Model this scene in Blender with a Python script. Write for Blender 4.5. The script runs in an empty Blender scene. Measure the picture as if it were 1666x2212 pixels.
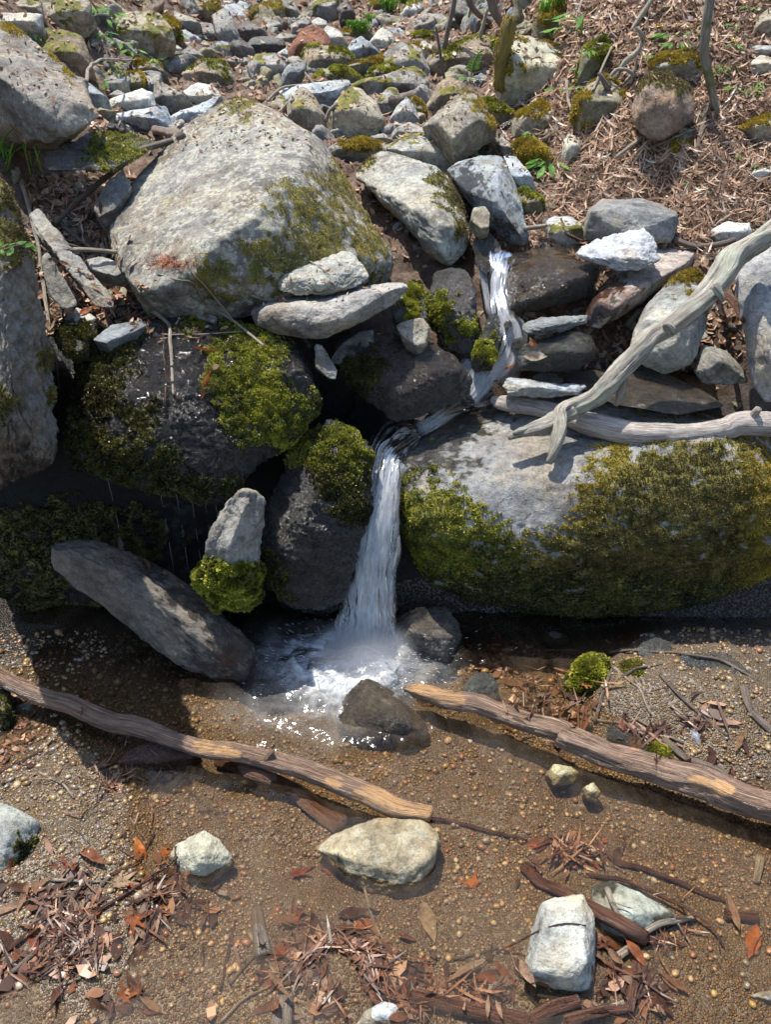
import bpy, bmesh, math, random
import numpy as np
from mathutils import Vector
SC = bpy.context.scene
COL = SC.collection
rad = math.radians
# ------------------------------------------------------------------ camera, sky, sun, exposure
CAMZ, PITCH, FV = 1.45, rad(32), rad(65)
cam_d = bpy.data.cameras.new('camera'); cam = bpy.data.objects.new('camera', cam_d); COL.objects.link(cam)
cam.location = (0, 0, CAMZ); cam.rotation_euler = (rad(90) - PITCH, 0, 0)
cam_d.sensor_fit = 'VERTICAL'; cam_d.angle_y = FV; cam_d.clip_start = .02; cam_d.clip_end = 400
cam_d.dof.use_dof = True; cam_d.dof.focus_distance = 2.0; cam_d.dof.aperture_fstop = 9.0
SC.camera = cam
SUNV = Vector((-.22, .24, .945)).normalized()
w = bpy.data.worlds.new('World'); SC.world = w; w.use_nodes = True
nt = w.node_tree; bg = nt.nodes['Background']
sky = nt.nodes.new('ShaderNodeTexSky'); sky.sky_type = 'NISHITA'; sky.sun_disc = False
sky.sun_elevation = math.asin(SUNV.z); sky.sun_rotation = math.atan2(SUNV.x, SUNV.y)
nt.links.new(sky.outputs[0], bg.inputs[0]); bg.inputs[1].default_value = .15
sd = bpy.data.lights.new('sun', 'SUN'); sd.energy = 4.4; sd.angle = rad(.53); sd.color = (1, .955, .88)
so = bpy.data.objects.new('sun', sd); COL.objects.link(so)
so.rotation_euler = (-SUNV).to_track_quat('-Z', 'Y').to_euler()
SC.view_settings.view_transform = 'Standard'; SC.view_settings.look = 'None'
SC.view_settings.exposure = 1.05; SC.view_settings.gamma = 1; SC.view_settings.use_curve_mapping = False
SC.render.engine = 'CYCLES'
SC.cycles.max_bounces = 7; SC.cycles.transparent_max_bounces = 16; SC.cycles.caustics_reflective = False; SC.cycles.caustics_refractive = False
SC.cycles.sample_clamp_indirect = 4

# ------------------------------------------------------------------ measuring helpers
FPX = 1106 / math.tan(FV / 2); CP, SP = math.cos(PITCH), math.sin(PITCH)
def ray(px, py):
    u = (px - 833) / FPX; v = (1106 - py) / FPX
    return np.array([u, CP + SP * v, -SP + CP * v])
def P(px, py, Y):                      # the point at distance Y seen in direction (px, py)
    d = ray(px, py); return np.array([d[0] / d[1] * Y, Y, CAMZ + d[2] / d[1] * Y])
def PZ(px, py, z=0.0):                 # the point at height z seen in that direction
    d = ray(px, py); t = (z - CAMZ) / d[2]; return np.array([d[0] * t, d[1] * t, z])
def proj(V):
    t = V[:, 1] * CP - (V[:, 2] - CAMZ) * SP; up = V[:, 1] * SP + (V[:, 2] - CAMZ) * CP
    t = np.maximum(t, .05)
    return np.stack([833 + FPX * V[:, 0] / t, 1106 - FPX * up / t], 1)
def T(tile, x, y):                     # measuring tiles: zoomed crops of the photograph
    c, r = tile; return x * .3527 + 539.2 * c, y * .3527 + (0, 440.8, 881.5, 1322.3, 1763.0)[r]

def _h(ix, iy, iz, seed):
    n = (ix * 374761393 + iy * 668265263 + iz * 2147483647 + seed * 1274126177) & 0xffffffff
    n = ((n ^ (n >> 13)) * 1274126177) & 0xffffffff; n = ((n ^ (n >> 15)) * 2246822519) & 0xffffffff
    return n ^ (n >> 16)
G = np.random.RandomState(3).normal(size=(256, 3)); G /= np.linalg.norm(G, axis=1)[:, None]
def pn(p, seed=0):
    p = np.asarray(p, float); i = np.floor(p).astype(np.int64); f = p - i; u = f * f * f * (f * (f * 6 - 15) + 10)
    r = 0
    for a in (0, 1):
        wx = u[:, 0] if a else 1 - u[:, 0]
        for b in (0, 1):
            wy = u[:, 1] if b else 1 - u[:, 1]
            for c in (0, 1):
                wz = u[:, 2] if c else 1 - u[:, 2]
                g = G[_h(i[:, 0] + a, i[:, 1] + b, i[:, 2] + c, seed) & 255]
                r = r + wx * wy * wz * ((f[:, 0] - a) * g[:, 0] + (f[:, 1] - b) * g[:, 1] + (f[:, 2] - c) * g[:, 2])
    return r * 1.6
def fbm(p, o=4, seed=0, g=.5):
    r = 0; a = 1.0
    for k in range(o): r = r + a * pn(p * 2.03 ** k + k * 17.3, seed + k); a *= g
    return r
def ss(x, a, b): t = np.clip((x - a) / (b - a), 0, 1); return t * t * (3 - 2 * t)

# ------------------------------------------------------------------ mesh and object helpers
def mk(name, V, F, mat=None, attrs=None, smooth=True):
    V = np.asarray(V, np.float32); F = np.asarray(F, np.int32); k = F.shape[1]
    me = bpy.data.meshes.new(name); me.vertices.add(len(V)); me.vertices.foreach_set('co', V.ravel())
    me.loops.add(F.size); me.loops.foreach_set('vertex_index', F.ravel())
    me.polygons.add(len(F)); me.polygons.foreach_set('loop_start', np.arange(len(F), dtype=np.int32) * k)
    me.update(calc_edges=True)
    me.polygons.foreach_set('use_smooth', np.full(len(F), smooth))
    for n, a in (attrs or {}).items():
        at = me.attributes.new(n, 'FLOAT', 'POINT'); at.data.foreach_set('value', np.asarray(a, np.float32))
    if mat: me.materials.append(mat)
    return me
def link(name, me, parent=None, loc=None):
    o = bpy.data.objects.new(name, me); COL.objects.link(o)
    if parent: o.parent = parent
    if loc is not None: o.location = loc
    return o
LABELS = {}
def tag(o, label=None, cat=None, group=None, kind=None):
    if label: o['label'] = label
    if cat: o['category'] = cat
    if group: o['group'] = group
    if kind: o['kind'] = kind
    return o
def centred(V):                        # origin at the thing's base
    b = np.array([V[:, 0].mean(), V[:, 1].mean(), V[:, 2].min()]); return V - b, b
def norms(V, F):
    n = np.zeros_like(V); a, b, c = V[F[:, 0]], V[F[:, 1]], V[F[:, 2]]; fn = np.cross(b - a, c - a)
    for j in range(3):
        for k in range(3): n[:, k] += np.bincount(F[:, j], fn[:, k], len(V))
    return n / (np.linalg.norm(n, axis=1)[:, None] + 1e-12)
ICO = {}
def ico(k):
    if k not in ICO:
        bm = bmesh.new(); bmesh.ops.create_icosphere(bm, subdivisions=k, radius=1); bm.verts.index_update()
        ICO[k] = (np.array([v.co for v in bm.verts]), np.array([[v.index for v in f.verts] for f in bm.faces])); bm.free()
    return ICO[k]
def planes(Q):
    bm = bmesh.new(); vs = [bm.verts.new(q) for q in Q]
    bmesh.ops.convex_hull(bm, input=vs); bm.normal_update()
    N = np.array([f.normal[:] for f in bm.faces if f.calc_area() > 1e-9]); C = np.array([f.normal.dot(f.verts[0].co) for f in bm.faces if f.calc_area() > 1e-9])
    bm.free(); return N, C
def tube(pts, rads, seg=10, step=.02, rough=0.0, seed=0, bark=0.0, flat=1.0):
    pts = np.array(pts, float); rads = np.array(rads, float) * np.ones(len(pts)); n = len(pts)
    E = np.vstack([2 * pts[0] - pts[1], pts, 2 * pts[-1] - pts[-2]]); out = []; ro = []
    for i in range(n - 1):
        p0, p1, p2, p3 = E[i:i + 4]; m = max(2, int(np.linalg.norm(p2 - p1) / step))
        for j in range(m + (i == n - 2)):
            t = j / m
            out.append(.5 * (2 * p1 + (p2 - p0) * t + (2 * p0 - 5 * p1 + 4 * p2 - p3) * t * t + (3 * p1 - p0 - 3 * p2 + p3) * t ** 3))
            ro.append(rads[i] * (1 - t) + rads[i + 1] * t)
    C = np.array(out); R = np.array(ro); m = len(C)
    if rough: C = C + np.stack([pn(C * 9 + 5.1 * k, seed + k) for k in range(3)], 1) * rough
    Tn = np.gradient(C, axis=0); Tn /= np.linalg.norm(Tn, axis=1)[:, None] + 1e-9
    up = np.array([0.03, .1, 1.0]); A = np.cross(Tn, up); A /= np.linalg.norm(A, axis=1)[:, None] + 1e-9; B = np.cross(A, Tn)
    th = np.arange(seg) / seg * 2 * np.pi
    V = C[:, None, :] + R[:, None, None] * (np.cos(th)[None, :, None] * A[:, None, :] + flat * np.sin(th)[None, :, None] * B[:, None, :])
    L = np.cumsum(np.r_[0, np.linalg.norm(np.diff(C, axis=0), axis=1)])
    if bark:
        q = np.stack([np.repeat(L * 9, seg), np.tile(np.cos(th), m) * 2.2 + seed, np.tile(np.sin(th), m) * 2.2], 1)
        d = fbm(q, 4, seed, .6) * bark + pn(q * np.array([.35, .5, .5]) + 3, seed) * bark * 1.6
        V = V + (d.reshape(m, seg, 1)) * (R[:, None, None]) * ((V - C[:, None, :]) / (R[:, None, None] + 1e-9))
    V = V.reshape(-1, 3); idx = np.arange(m * seg).reshape(m, seg); a = idx[:-1]; b = idx[1:]
    F = np.stack([a, np.roll(a, -1, 1), np.roll(b, -1, 1), b], -1).reshape(-1, 4)
    V = np.vstack([V, C[0] - Tn[0] * R[0] * .25, C[-1] + Tn[-1] * R[-1] * .25]); k = m * seg
    c0 = np.stack([np.full(seg, k), np.roll(idx[0], -1), idx[0], np.full(seg, k)], 1)[:, :3]
    c1 = np.stack([np.full(seg, k + 1), idx[-1], np.roll(idx[-1], -1)], 1)
    F3 = np.vstack([F[:, [0, 1, 2]], F[:, [0, 2, 3]], c0, c1])
    al = np.r_[np.repeat(L, seg), 0, L[-1]]; ang = np.r_[np.tile(th, m), 0, 0]
    capm = np.zeros(len(V)); capm[-2:] = 1
    return V, F3, {'along': al, 'cs': np.cos(ang), 'sn': np.sin(ang), 'cap': capm}
def join(parts):
    Vs, Fs, At = [], [], {}; o = 0
    for V, F, a in parts:
        Vs.append(V); Fs.append(F + o); o += len(V)
        for k, x in a.items(): At.setdefault(k, []).append(x)
    return np.vstack(Vs), np.vstack(Fs), {k: np.concatenate(x) for k, x in At.items()}

# ------------------------------------------------------------------ node helpers and materials
class N:
    def __init__(s, name, rough=.8):
        s.m = bpy.data.materials.new(name); s.m.use_nodes = True; s.t = s.m.node_tree
        s.b = s.t.nodes['Principled BSDF']; s.out = s.t.nodes['Material Output']; s.b.inputs['Roughness'].default_value = rough
        s.pos = s.nd('ShaderNodeNewGeometry').outputs['Position']
    def nd(s, t, **k):
        n = s.t.nodes.new(t)
        for a, v in k.items(): setattr(n, a, v)
        return n
    def put(s, sock, v):
        if hasattr(v, 'is_linked') or hasattr(v, 'links'): s.t.links.new(v, sock)
        elif isinstance(v, (tuple, list)) and len(v) == 3 and sock.type == 'RGBA': sock.default_value = (*v, 1)
        else: sock.default_value = v
    def noise(s, scale, det=4, vec=None, rough=.55, off=None, dist=0):
        n = s.nd('ShaderNodeTexNoise'); n.inputs['Scale'].default_value = scale; n.inputs['Detail'].default_value = det
        n.inputs['Roughness'].default_value = rough; n.inputs['Distortion'].default_value = dist; s.t.links.new(vec or s.pos, n.inputs['Vector']); return n.outputs['Fac']
    def vor(s, scale, feat='F1', vec=None, out='Distance', rnd=1):
        n = s.nd('ShaderNodeTexVoronoi', feature=feat); n.inputs['Scale'].default_value = scale; n.inputs['Randomness'].default_value = rnd
        s.t.links.new(vec or s.pos, n.inputs['Vector']); return n.outputs[out]
    def ramp(s, f, *st):
        n = s.nd('ShaderNodeValToRGB'); s.put(n.inputs[0], f); e = n.color_ramp.elements
        while len(e) < len(st): e.new(.5)
        for i, (p, c) in enumerate(st):
            e[i].position = p; e[i].color = (*c, 1) if isinstance(c, tuple) else (c, c, c, 1)
        return n.outputs[0]
    def mix(s, f, a, b, mode='MIX'):
        n = s.nd('ShaderNodeMix', data_type='RGBA', blend_type=mode); s.put(n.inputs[0], f); s.put(n.inputs[6], a); s.put(n.inputs[7], b); return n.outputs[2]
    def math(s, op, a, b=0.0, c=0.0, clamp=False):
        n = s.nd('ShaderNodeMath', operation=op, use_clamp=clamp); s.put(n.inputs[0], a); s.put(n.inputs[1], b); s.put(n.inputs[2], c); return n.outputs[0]
    def rng(s, f, a, b, c=0.0, d=1.0):
        n = s.nd('ShaderNodeMapRange', interpolation_type='SMOOTHSTEP'); s.put(n.inputs[0], f)
        for i, x in enumerate((a, b, c, d)): s.put(n.inputs[i + 1], x)
        return n.outputs[0]
    def attr(s, n, out='Fac'): a = s.nd('ShaderNodeAttribute', attribute_name=n); return a.outputs[out]
    def vec(s, x, y, z):
        n = s.nd('ShaderNodeCombineXYZ'); s.put(n.inputs[0], x); s.put(n.inputs[1], y); s.put(n.inputs[2], z); return n.outputs[0]
    def smap(s, sc):
        n = s.nd('ShaderNodeMapping'); n.inputs['Scale'].default_value = sc; s.t.links.new(s.pos, n.inputs[0]); return n.outputs[0]
    def bump(s, h, dist, st=1.0, prev=None):
        n = s.nd('ShaderNodeBump'); s.put(n.inputs['Height'], h); n.inputs['Distance'].default_value = dist; s.put(n.inputs['Strength'], st)
        if prev: s.t.links.new(prev, n.inputs['Normal'])
        return n.outputs[0]
    def fin(s, col=None, rough=None, nrm=None, spec=None):
        if col is not None: s.put(s.b.inputs['Base Color'], col)
        if rough is not None: s.put(s.b.inputs['Roughness'], rough)
        if nrm is not None: s.put(s.b.inputs['Normal'], nrm)
        if spec is not None: s.put(s.b.inputs['Specular IOR Level'], spec)
        return s.m

def rock_mat():
    s = N('rock_surface'); oi = s.nd('ShaderNodeObjectInfo'); base = oi.outputs['Color']; rnd = oi.outputs['Random']
    moss, wet, lich, rust = (s.attr(k) for k in ('moss', 'wet', 'lichen', 'rust'))
    n1 = s.noise(7, 6); n2 = s.noise(45, 6, rough=.7); n3 = s.noise(260, 3, rough=.7)
    c = s.mix(1.0, base, s.ramp(n1, (.30, (.52, .50, .48)), (.5, (1, 1, 1)), (.70, (1.42, 1.38, 1.28))), 'MULTIPLY')
    c = s.mix(1.0, c, s.ramp(n2, (.32, .5), (.5, 1.0), (.70, 1.45)), 'MULTIPLY')
    c = s.mix(1.0, c, s.ramp(n3, (.3, .75), (.6, 1.15)), 'MULTIPLY')
    # brown weathering in blotches
    c = s.mix(s.math('MULTIPLY', s.rng(s.noise(5.5, 7, rough=.65), .47, .66), .55), c, s.mix(1.0, c, (1.05, .80, .50), 'MULTIPLY'))
    # crustose lichen: pale spots in patches
    dv = s.nd('ShaderNodeVectorMath', operation='ADD'); s.t.links.new(s.pos, dv.inputs[0])
    nn = s.nd('ShaderNodeTexNoise'); nn.inputs['Scale'].default_value = 60; s.t.links.new(s.pos, nn.inputs['Vector'])
    sc = s.nd('ShaderNodeVectorMath', operation='SCALE'); s.t.links.new(nn.outputs['Color'], sc.inputs[0]); sc.inputs['Scale'].default_value = .018
    s.t.links.new(sc.outputs[0], dv.inputs[1])
    cells = s.vor(75, vec=dv.outputs[0]); csel = s.vor(75, vec=dv.outputs[0], out='Color')
    spot = s.math('MULTIPLY', s.rng(cells, .50, .38), s.rng(s.noise(14, 4), .42, .56))
    big = s.rng(s.noise(24, 6, rough=.65), .54, .61)
    lm = s.math('MULTIPLY', lich, s.math('MAXIMUM', spot, big), clamp=True)
    lc = s.ramp(s.noise(31, 2), (.35, (.46, .44, .33)), (.5, (.50, .50, .42)), (.62, (.42, .37, .20)))
    c = s.mix(s.math('MULTIPLY', lm, .55), c, lc)
    # dark specks
    c = s.mix(s.math('MULTIPLY', s.rng(s.noise(38, 5, rough=.7), .64, .70), .7), c, (.035, .035, .03))
    c = s.mix(s.math('MULTIPLY', rust, s.rng(s.noise(18, 5), .3, .6)), c, s.ramp(s.noise(50, 4), (.3, (.11, .042, .018)), (.7, (.30, .125, .04))))
    mcol = s.ramp(s.noise(30, 4), (.3, (.05, .055, .012)), (.5, (.12, .115, .022)), (.68, (.25, .20, .04)))
    moss = s.rng(s.math('ADD', moss, s.math('MULTIPLY', s.math('SUBTRACT', s.noise(120, 5, rough=.7), .5), 1.7)), .38, .62)
    c = s.mix(s.math('MULTIPLY', moss, s.rng(s.attr('moss'), .02, .10)), c, mcol)
    wetn = s.math('MULTIPLY', wet, s.rng(s.noise(16, 5, rough=.6), .22, .5, .65, 1.0))
    c = s.mix(wetn, c, s.mix(1.0, c, (.34, .31, .26), 'MULTIPLY'))
    r = s.math('SUBTRACT', .85, s.math('MULTIPLY', wetn, .78))
    hb = s.math('ADD', s.math('MULTIPLY', n2, 1.0), s.math('MULTIPLY', n3, .35))
    b1 = s.bump(hb, .009, .9); b2 = s.bump(s.noise(95, 6, rough=.8), .007, s.math('ADD', .7, s.math('MULTIPLY', wetn, 1.3)), b1)
    b3 = s.bump(s.rng(s.vor(11, 'DISTANCE_TO_EDGE', dv.outputs[0]), 0, .05), .004, .35, b2)
    return s.fin(c, r, b3, s.math('ADD', .32, s.math('MULTIPLY', wetn, .75)))
def soft_mat(name, ramp, rough=.7, trans=0.0, nscale=9, amt=.35, spec=.3):   # moss / leaf / litter bits, coloured by their own random number
    s = N(name, rough); r = s.attr('rnd'); f = s.math('ADD', s.math('MULTIPLY', r, 1 - amt), s.math('MULTIPLY', s.rng(s.noise(nscale, 3), .32, .68), amt))
    c = s.ramp(f, *ramp); s.fin(c, None, None, spec)
    if trans:
        tr = s.nd('ShaderNodeBsdfTranslucent'); s.put(tr.inputs[0], c); mx = s.nd('ShaderNodeMixShader'); mx.inputs[0].default_value = trans
        s.t.links.new(s.b.outputs[0], mx.inputs[1]); s.t.links.new(tr.outputs[0], mx.inputs[2]); s.t.links.new(mx.outputs[0], s.out.inputs[0])
    return s.m
def leaf_mat(name, stops, rough=.35, trans=.25, nb=.5):
    s = N(name, rough); oi = s.nd('ShaderNodeObjectInfo'); tc = s.nd('ShaderNodeTexCoord').outputs['Object']
    c = s.ramp(oi.outputs['Random'], *stops) if stops else oi.outputs['Color']
    c = s.mix(1.0, c, s.ramp(s.noise(70, 5), (.3, .5), (.5, 1.0), (.7, 1.35)), 'MULTIPLY')
    w_ = s.nd('ShaderNodeTexWave'); w_.inputs['Scale'].default_value = 55; w_.bands_direction = 'DIAGONAL'; w_.inputs['Distortion'].default_value = 1.2; s.t.links.new(tc, w_.inputs[0])
    c = s.mix(.25, c, s.mix(1.0, c, s.ramp(w_.outputs['Fac'], (0, .55), (1, 1.3)), 'MULTIPLY'))
    s.fin(c, None, s.bump(s.math('ADD', s.noise(120, 3), s.math('MULTIPLY', w_.outputs['Fac'], .4)), .003, .7))
    tr = s.nd('ShaderNodeBsdfTranslucent'); s.put(tr.inputs[0], c); mx = s.nd('ShaderNodeMixShader'); mx.inputs[0].default_value = trans
    s.t.links.new(s.b.outputs[0], mx.inputs[1]); s.t.links.new(tr.outputs[0], mx.inputs[2]); s.t.links.new(mx.outputs[0], s.out.inputs[0]); return s.m
def wood_mat(name, c1, c2, c3, rough=.6, bare=None, moss=None, sc=1.0):
    s = N(name, rough); v = s.vec(s.math('MULTIPLY', s.attr('along'), 14 * sc), s.math('MULTIPLY', s.attr('cs'), 3.0), s.math('MULTIPLY', s.attr('sn'), 3.0))
    v2 = s.vec(s.math('MULTIPLY', s.attr('along'), 2.2), s.math('MULTIPLY', s.attr('cs'), 6.0), s.math('MULTIPLY', s.attr('sn'), 6.0))
    g = s.noise(3.2, 6, v2, .7); h = s.noise(1.6, 5, v, .65)
    c = s.ramp(g, (.3, c1), (.5, c2), (.7, c3)); c = s.mix(1.0, c, s.ramp(h, (.3, .55), (.6, 1.25)), 'MULTIPLY')
    crack = s.rng(s.noise(4.5, 4, v2, .5), .60, .66); c = s.mix(s.math('MULTIPLY', crack, .65), c, (.02, .015, .01))
    if bare: c = s.mix(s.rng(s.math('ADD', s.attr('bare'), s.math('ADD', s.math('MULTIPLY', s.noise(1.0, 6, v, .75), 1.3), s.math('MULTIPLY', s.noise(2.0, 5, v2, .7), 1.3))), 1.72, 1.80), c, s.mix(g, bare, (bare[0] * .6, bare[1] * .45, bare[2] * .35)))
    if moss: c = s.mix(s.rng(s.noise(16, 5), .50, .62), c, s.mix(s.noise(60, 2), moss, (moss[0] * 1.8, moss[1] * 1.9, moss[2] * 1.9)))
    s.fin(c, None, s.bump(s.math('ADD', g, s.math('MULTIPLY', crack, -.5)), .008, .9, s.bump(h, .006, .6))); return s.m
def ground_mat():                       # brown forest soil with duff
    s = N('forest_soil', .9); n = s.noise(9, 7, rough=.7); m = s.noise(70, 6, rough=.75)
    c = s.ramp(n, (.3, (.05, .030, .020)), (.5, (.14, .088, .058)), (.68, (.25, .17, .12)))
    c = s.mix(1.0, c, s.ramp(m, (.3, .5), (.55, 1.05), (.7, 1.5)), 'MULTIPLY')
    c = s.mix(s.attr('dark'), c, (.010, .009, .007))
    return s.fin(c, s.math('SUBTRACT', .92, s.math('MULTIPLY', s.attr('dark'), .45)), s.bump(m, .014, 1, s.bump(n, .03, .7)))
def bed_mat():                          # wet gravel bed: fine pebbles below the built ones
    s = N('gravel_bed', .35); col = s.vor(190, out='Color'); d = s.vor(190)
    sep = s.nd('ShaderNodeSeparateColor'); s.t.links.new(col, sep.inputs[0])
    c = s.ramp(sep.outputs[0], (.0, (.05, .030, .013)), (.25, (.19, .105, .035)), (.5, (.30, .17, .055)), (.72, (.15, .125, .09)), (.88, (.32, .24, .13)), (1, (.25, .09, .03)))
    c = s.mix(s.rng(d, .25, .6), c, (.055, .038, .02))
    n = s.noise(4, 6, rough=.65); c = s.mix(s.rng(n, .44, .62), c, s.mix(.45, c, (.075, .058, .042)))
    c = s.mix(s.math('MULTIPLY', s.attr('silt'), .85), c, s.ramp(s.noise(22, 7, rough=.7), (.3, (.045, .032, .022)), (.6, (.12, .09, .06))))
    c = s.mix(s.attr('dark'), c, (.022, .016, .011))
    return s.fin(c, .38, s.bump(s.rng(d, .65, .1), .006, .8, s.bump(s.noise(60, 5, rough=.7), .006, .6)))
def water_mat():
    s = N('clear_water'); t = s.t; fr = s.nd('ShaderNodeFresnel'); fr.inputs[0].default_value = 1.33
    turb = s.attr('turb')
    st = s.smap((1.0, 1.0, 1)); n1 = s.noise(13, 3, st, .5, dist=.6); n2 = s.noise(55, 3, st, .55)
    b = s.bump(s.math('ADD', n1, s.math('MULTIPLY', n2, .16)), .026, s.math('ADD', .075, s.math('MULTIPLY', s.math('MULTIPLY', turb, turb), .8)))
    t.links.new(b, fr.inputs['Normal'])
    gl = s.nd('ShaderNodeBsdfGlossy'); gl.inputs['Roughness'].default_value = .11; t.links.new(b, gl.inputs['Normal'])
    tp = s.nd('ShaderNodeBsdfTransparent'); tp.inputs[0].default_value = (.88, .80, .68, 1)
    mx = s.nd('ShaderNodeMixShader'); t.links.new(fr.outputs[0], mx.inputs[0]); t.links.new(tp.outputs[0], mx.inputs[1]); t.links.new(gl.outputs[0], mx.inputs[2])
    sl = s.nd('ShaderNodeBsdfDiffuse'); sl.inputs[0].default_value = (.17, .13, .09, 1); t.links.new(b, sl.inputs['Normal']); ms = s.nd('ShaderNodeMixShader')
    t.links.new(s.rng(s.noise(7, 6, s.smap((1, .55, 1)), .65, dist=.8), .40, .66, .01, .12), ms.inputs[0]); t.links.new(tp.outputs[0], ms.inputs[1]); t.links.new(sl.outputs[0], ms.inputs[2]); t.links.new(ms.outputs[0], mx.inputs[1])
    # milky bubbles carried out from the fall
    df = s.nd('ShaderNodeBsdfDiffuse'); df.inputs[0].default_value = (.80, .81, .80, 1); t.links.new(b, df.inputs['Normal'])
    m2 = s.nd('ShaderNodeMixShader'); fo = s.attr('foam')
    vx = s.vec(s.math('MULTIPLY', s.attr('fr'), 5.0), s.math('MULTIPLY', s.attr('fa'), 7.0), 0.0)
    k = s.math('MULTIPLY', fo, s.rng(s.noise(1.0, 5, vx, .6), .25, .75, .25, 1.0), clamp=True)
    t.links.new(k, m2.inputs[0]); t.links.new(mx.outputs[0], m2.inputs[1]); t.links.new(df.outputs[0], m2.inputs[2])
    t.links.new(m2.outputs[0], s.out.inputs[0]); return s.m
def fall_mat():                         # falling white water: streaks of air and water along the flow
    s = N('white_water', .25); t = s.t
    v = s.vec(s.math('MULTIPLY', s.attr('fu'), 9.0), s.math('MULTIPLY', s.attr('fv'), 5.5), s.attr('lay'))
    v2 = s.vec(s.math('MULTIPLY', s.attr('fu'), 15.0), s.math('MULTIPLY', s.attr('fv'), 9.0), s.attr('lay'))
    a = s.math('ADD', s.math('MULTIPLY', s.noise(1, 4, v, .6, dist=.35), .62), s.math('MULTIPLY', s.noise(1, 5, v2, .65, dist=.3), .38))
    al = s.math('MULTIPLY', s.rng(a, .16, .86), s.attr('dens'), clamp=True)
    df = s.nd('ShaderNodeBsdfDiffuse'); df.inputs[0].default_value = (.86, .87, .87, 1); tl = s.nd('ShaderNodeBsdfTranslucent'); tl.inputs[0].default_value = (.86, .87, .87, 1)
    b = s.bump(a, .002, .4); t.links.new(b, df.inputs['Normal'])
    m0 = s.nd('ShaderNodeMixShader'); m0.inputs[0].default_value = .45; t.links.new(df.outputs[0], m0.inputs[1]); t.links.new(tl.outputs[0], m0.inputs[2])
    tp = s.nd('ShaderNodeBsdfTransparent'); tp.inputs[0].default_value = (.93, .94, .95, 1)
    fr = s.nd('ShaderNodeFresnel'); fr.inputs[0].default_value = 1.33; t.links.new(b, fr.inputs['Normal'])
    gl = s.nd('ShaderNodeBsdfGlossy'); gl.inputs['Roughness'].default_value = .12; t.links.new(b, gl.inputs['Normal'])
    m1 = s.nd('ShaderNodeMixShader'); t.links.new(al, m1.inputs[0]); t.links.new(tp.outputs[0], m1.inputs[1]); t.links.new(m0.outputs[0], m1.inputs[2])
    m2 = s.nd('ShaderNodeMixShader'); t.links.new(s.math('MULTIPLY', fr.outputs[0], s.rng(s.attr('dens'), 0, .3)), m2.inputs[0]); t.links.new(m1.outputs[0], m2.inputs[1]); t.links.new(gl.outputs[0], m2.inputs[2])
    t.links.new(m2.outputs[0], s.out.inputs[0]); return s.m
M_ROCK = rock_mat(); M_SOIL = ground_mat(); M_BED = bed_mat(); M_WATER = water_mat(); M_FALL = fall_mat()
M_MOSS = {
 'green': soft_mat('green_moss', [(.1, (.035, .036, .010)), (.38, (.115, .12, .020)), (.68, (.29, .29, .030)), (1, (.50, .47, .08))], .45, .3),
 'brown': soft_mat('brown_moss', [(.1, (.028, .020, .010)), (.45, (.085, .062, .024)), (.75, (.16, .12, .04)), (1, (.34, .27, .13))], .6, .25),
 'gold': soft_mat('golden_moss', [(.1, (.09, .06, .014)), (.45, (.26, .18, .025)), (.75, (.40, .29, .035)), (1, (.48, .40, .06))], .6, .25),
 'dark': soft_mat('dark_wet_moss', [(.1, (.014, .013, .007)), (.45, (.042, .039, .014)), (.75, (.085, .080, .020)), (1, (.20, .19, .04))], .3, .2)}
M_PEB = soft_mat('pebble_stone', [(0, (.05, .035, .02)), (.22, (.125, .072, .030)), (.45, (.22, .135, .055)), (.58, (.11, .095, .075)), (.72, (.28, .19, .09)), (.84, (.14, .13, .115)), (.93, (.25, .09, .035)), (1, (.36, .28, .17))], .33, 0, 30, .15, .5)
M_LITTER = soft_mat('leaf_litter', [(0, (.06, .038, .024)), (.3, (.17, .095, .055)), (.55, (.31, .18, .105)), (.8, (.45, .31, .21)), (1, (.60, .52, .44))], .7, .15, 12, .2)
M_WETLIT = soft_mat('wet_litter', [(0, (.03, .016, .010)), (.45, (.07, .036, .024)), (.75, (.17, .078, .042)), (1, (.40, .25, .16))], .42, .12, 12, .2, .4)
M_LEAF = leaf_mat('dead_leaf', None)
M_GREEN = leaf_mat('green_leaf', [(0, (.10, .26, .03)), (.5, (.17, .36, .05)), (1, (.24, .42, .08))], .4, .4)
M_TWIG = wood_mat('twig_bark', (.10, .07, .05), (.20, .15, .11), (.34, .28, .22), .6)
M_TWIGP = wood_mat('pale_twig', (.25, .20, .14), (.42, .35, .26), (.55, .48, .38), .6)
M_TWIGR = wood_mat('wet_red_twig', (.06, .028, .018), (.13, .058, .035), (.25, .13, .08), .25)
M_LOGW = wood_mat('wet_log_bark', (.075, .038, .024), (.22, .135, .088), (.50, .38, .29), .26, bare=(.62, .40, .20))
M_DEAD = wood_mat('bleached_log', (.24, .19, .155), (.42, .36, .31), (.60, .54, .48), .6)
M_FORK = wood_mat('lichen_branch', (.13, .11, .08), (.36, .32, .255), (.60, .56, .47), .65, moss=(.27, .26, .20))
M_TRUNK = wood_mat('sapling_bark', (.14, .115, .075), (.27, .23, .16), (.40, .36, .27), .7, moss=(.12, .10, .03))
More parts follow.
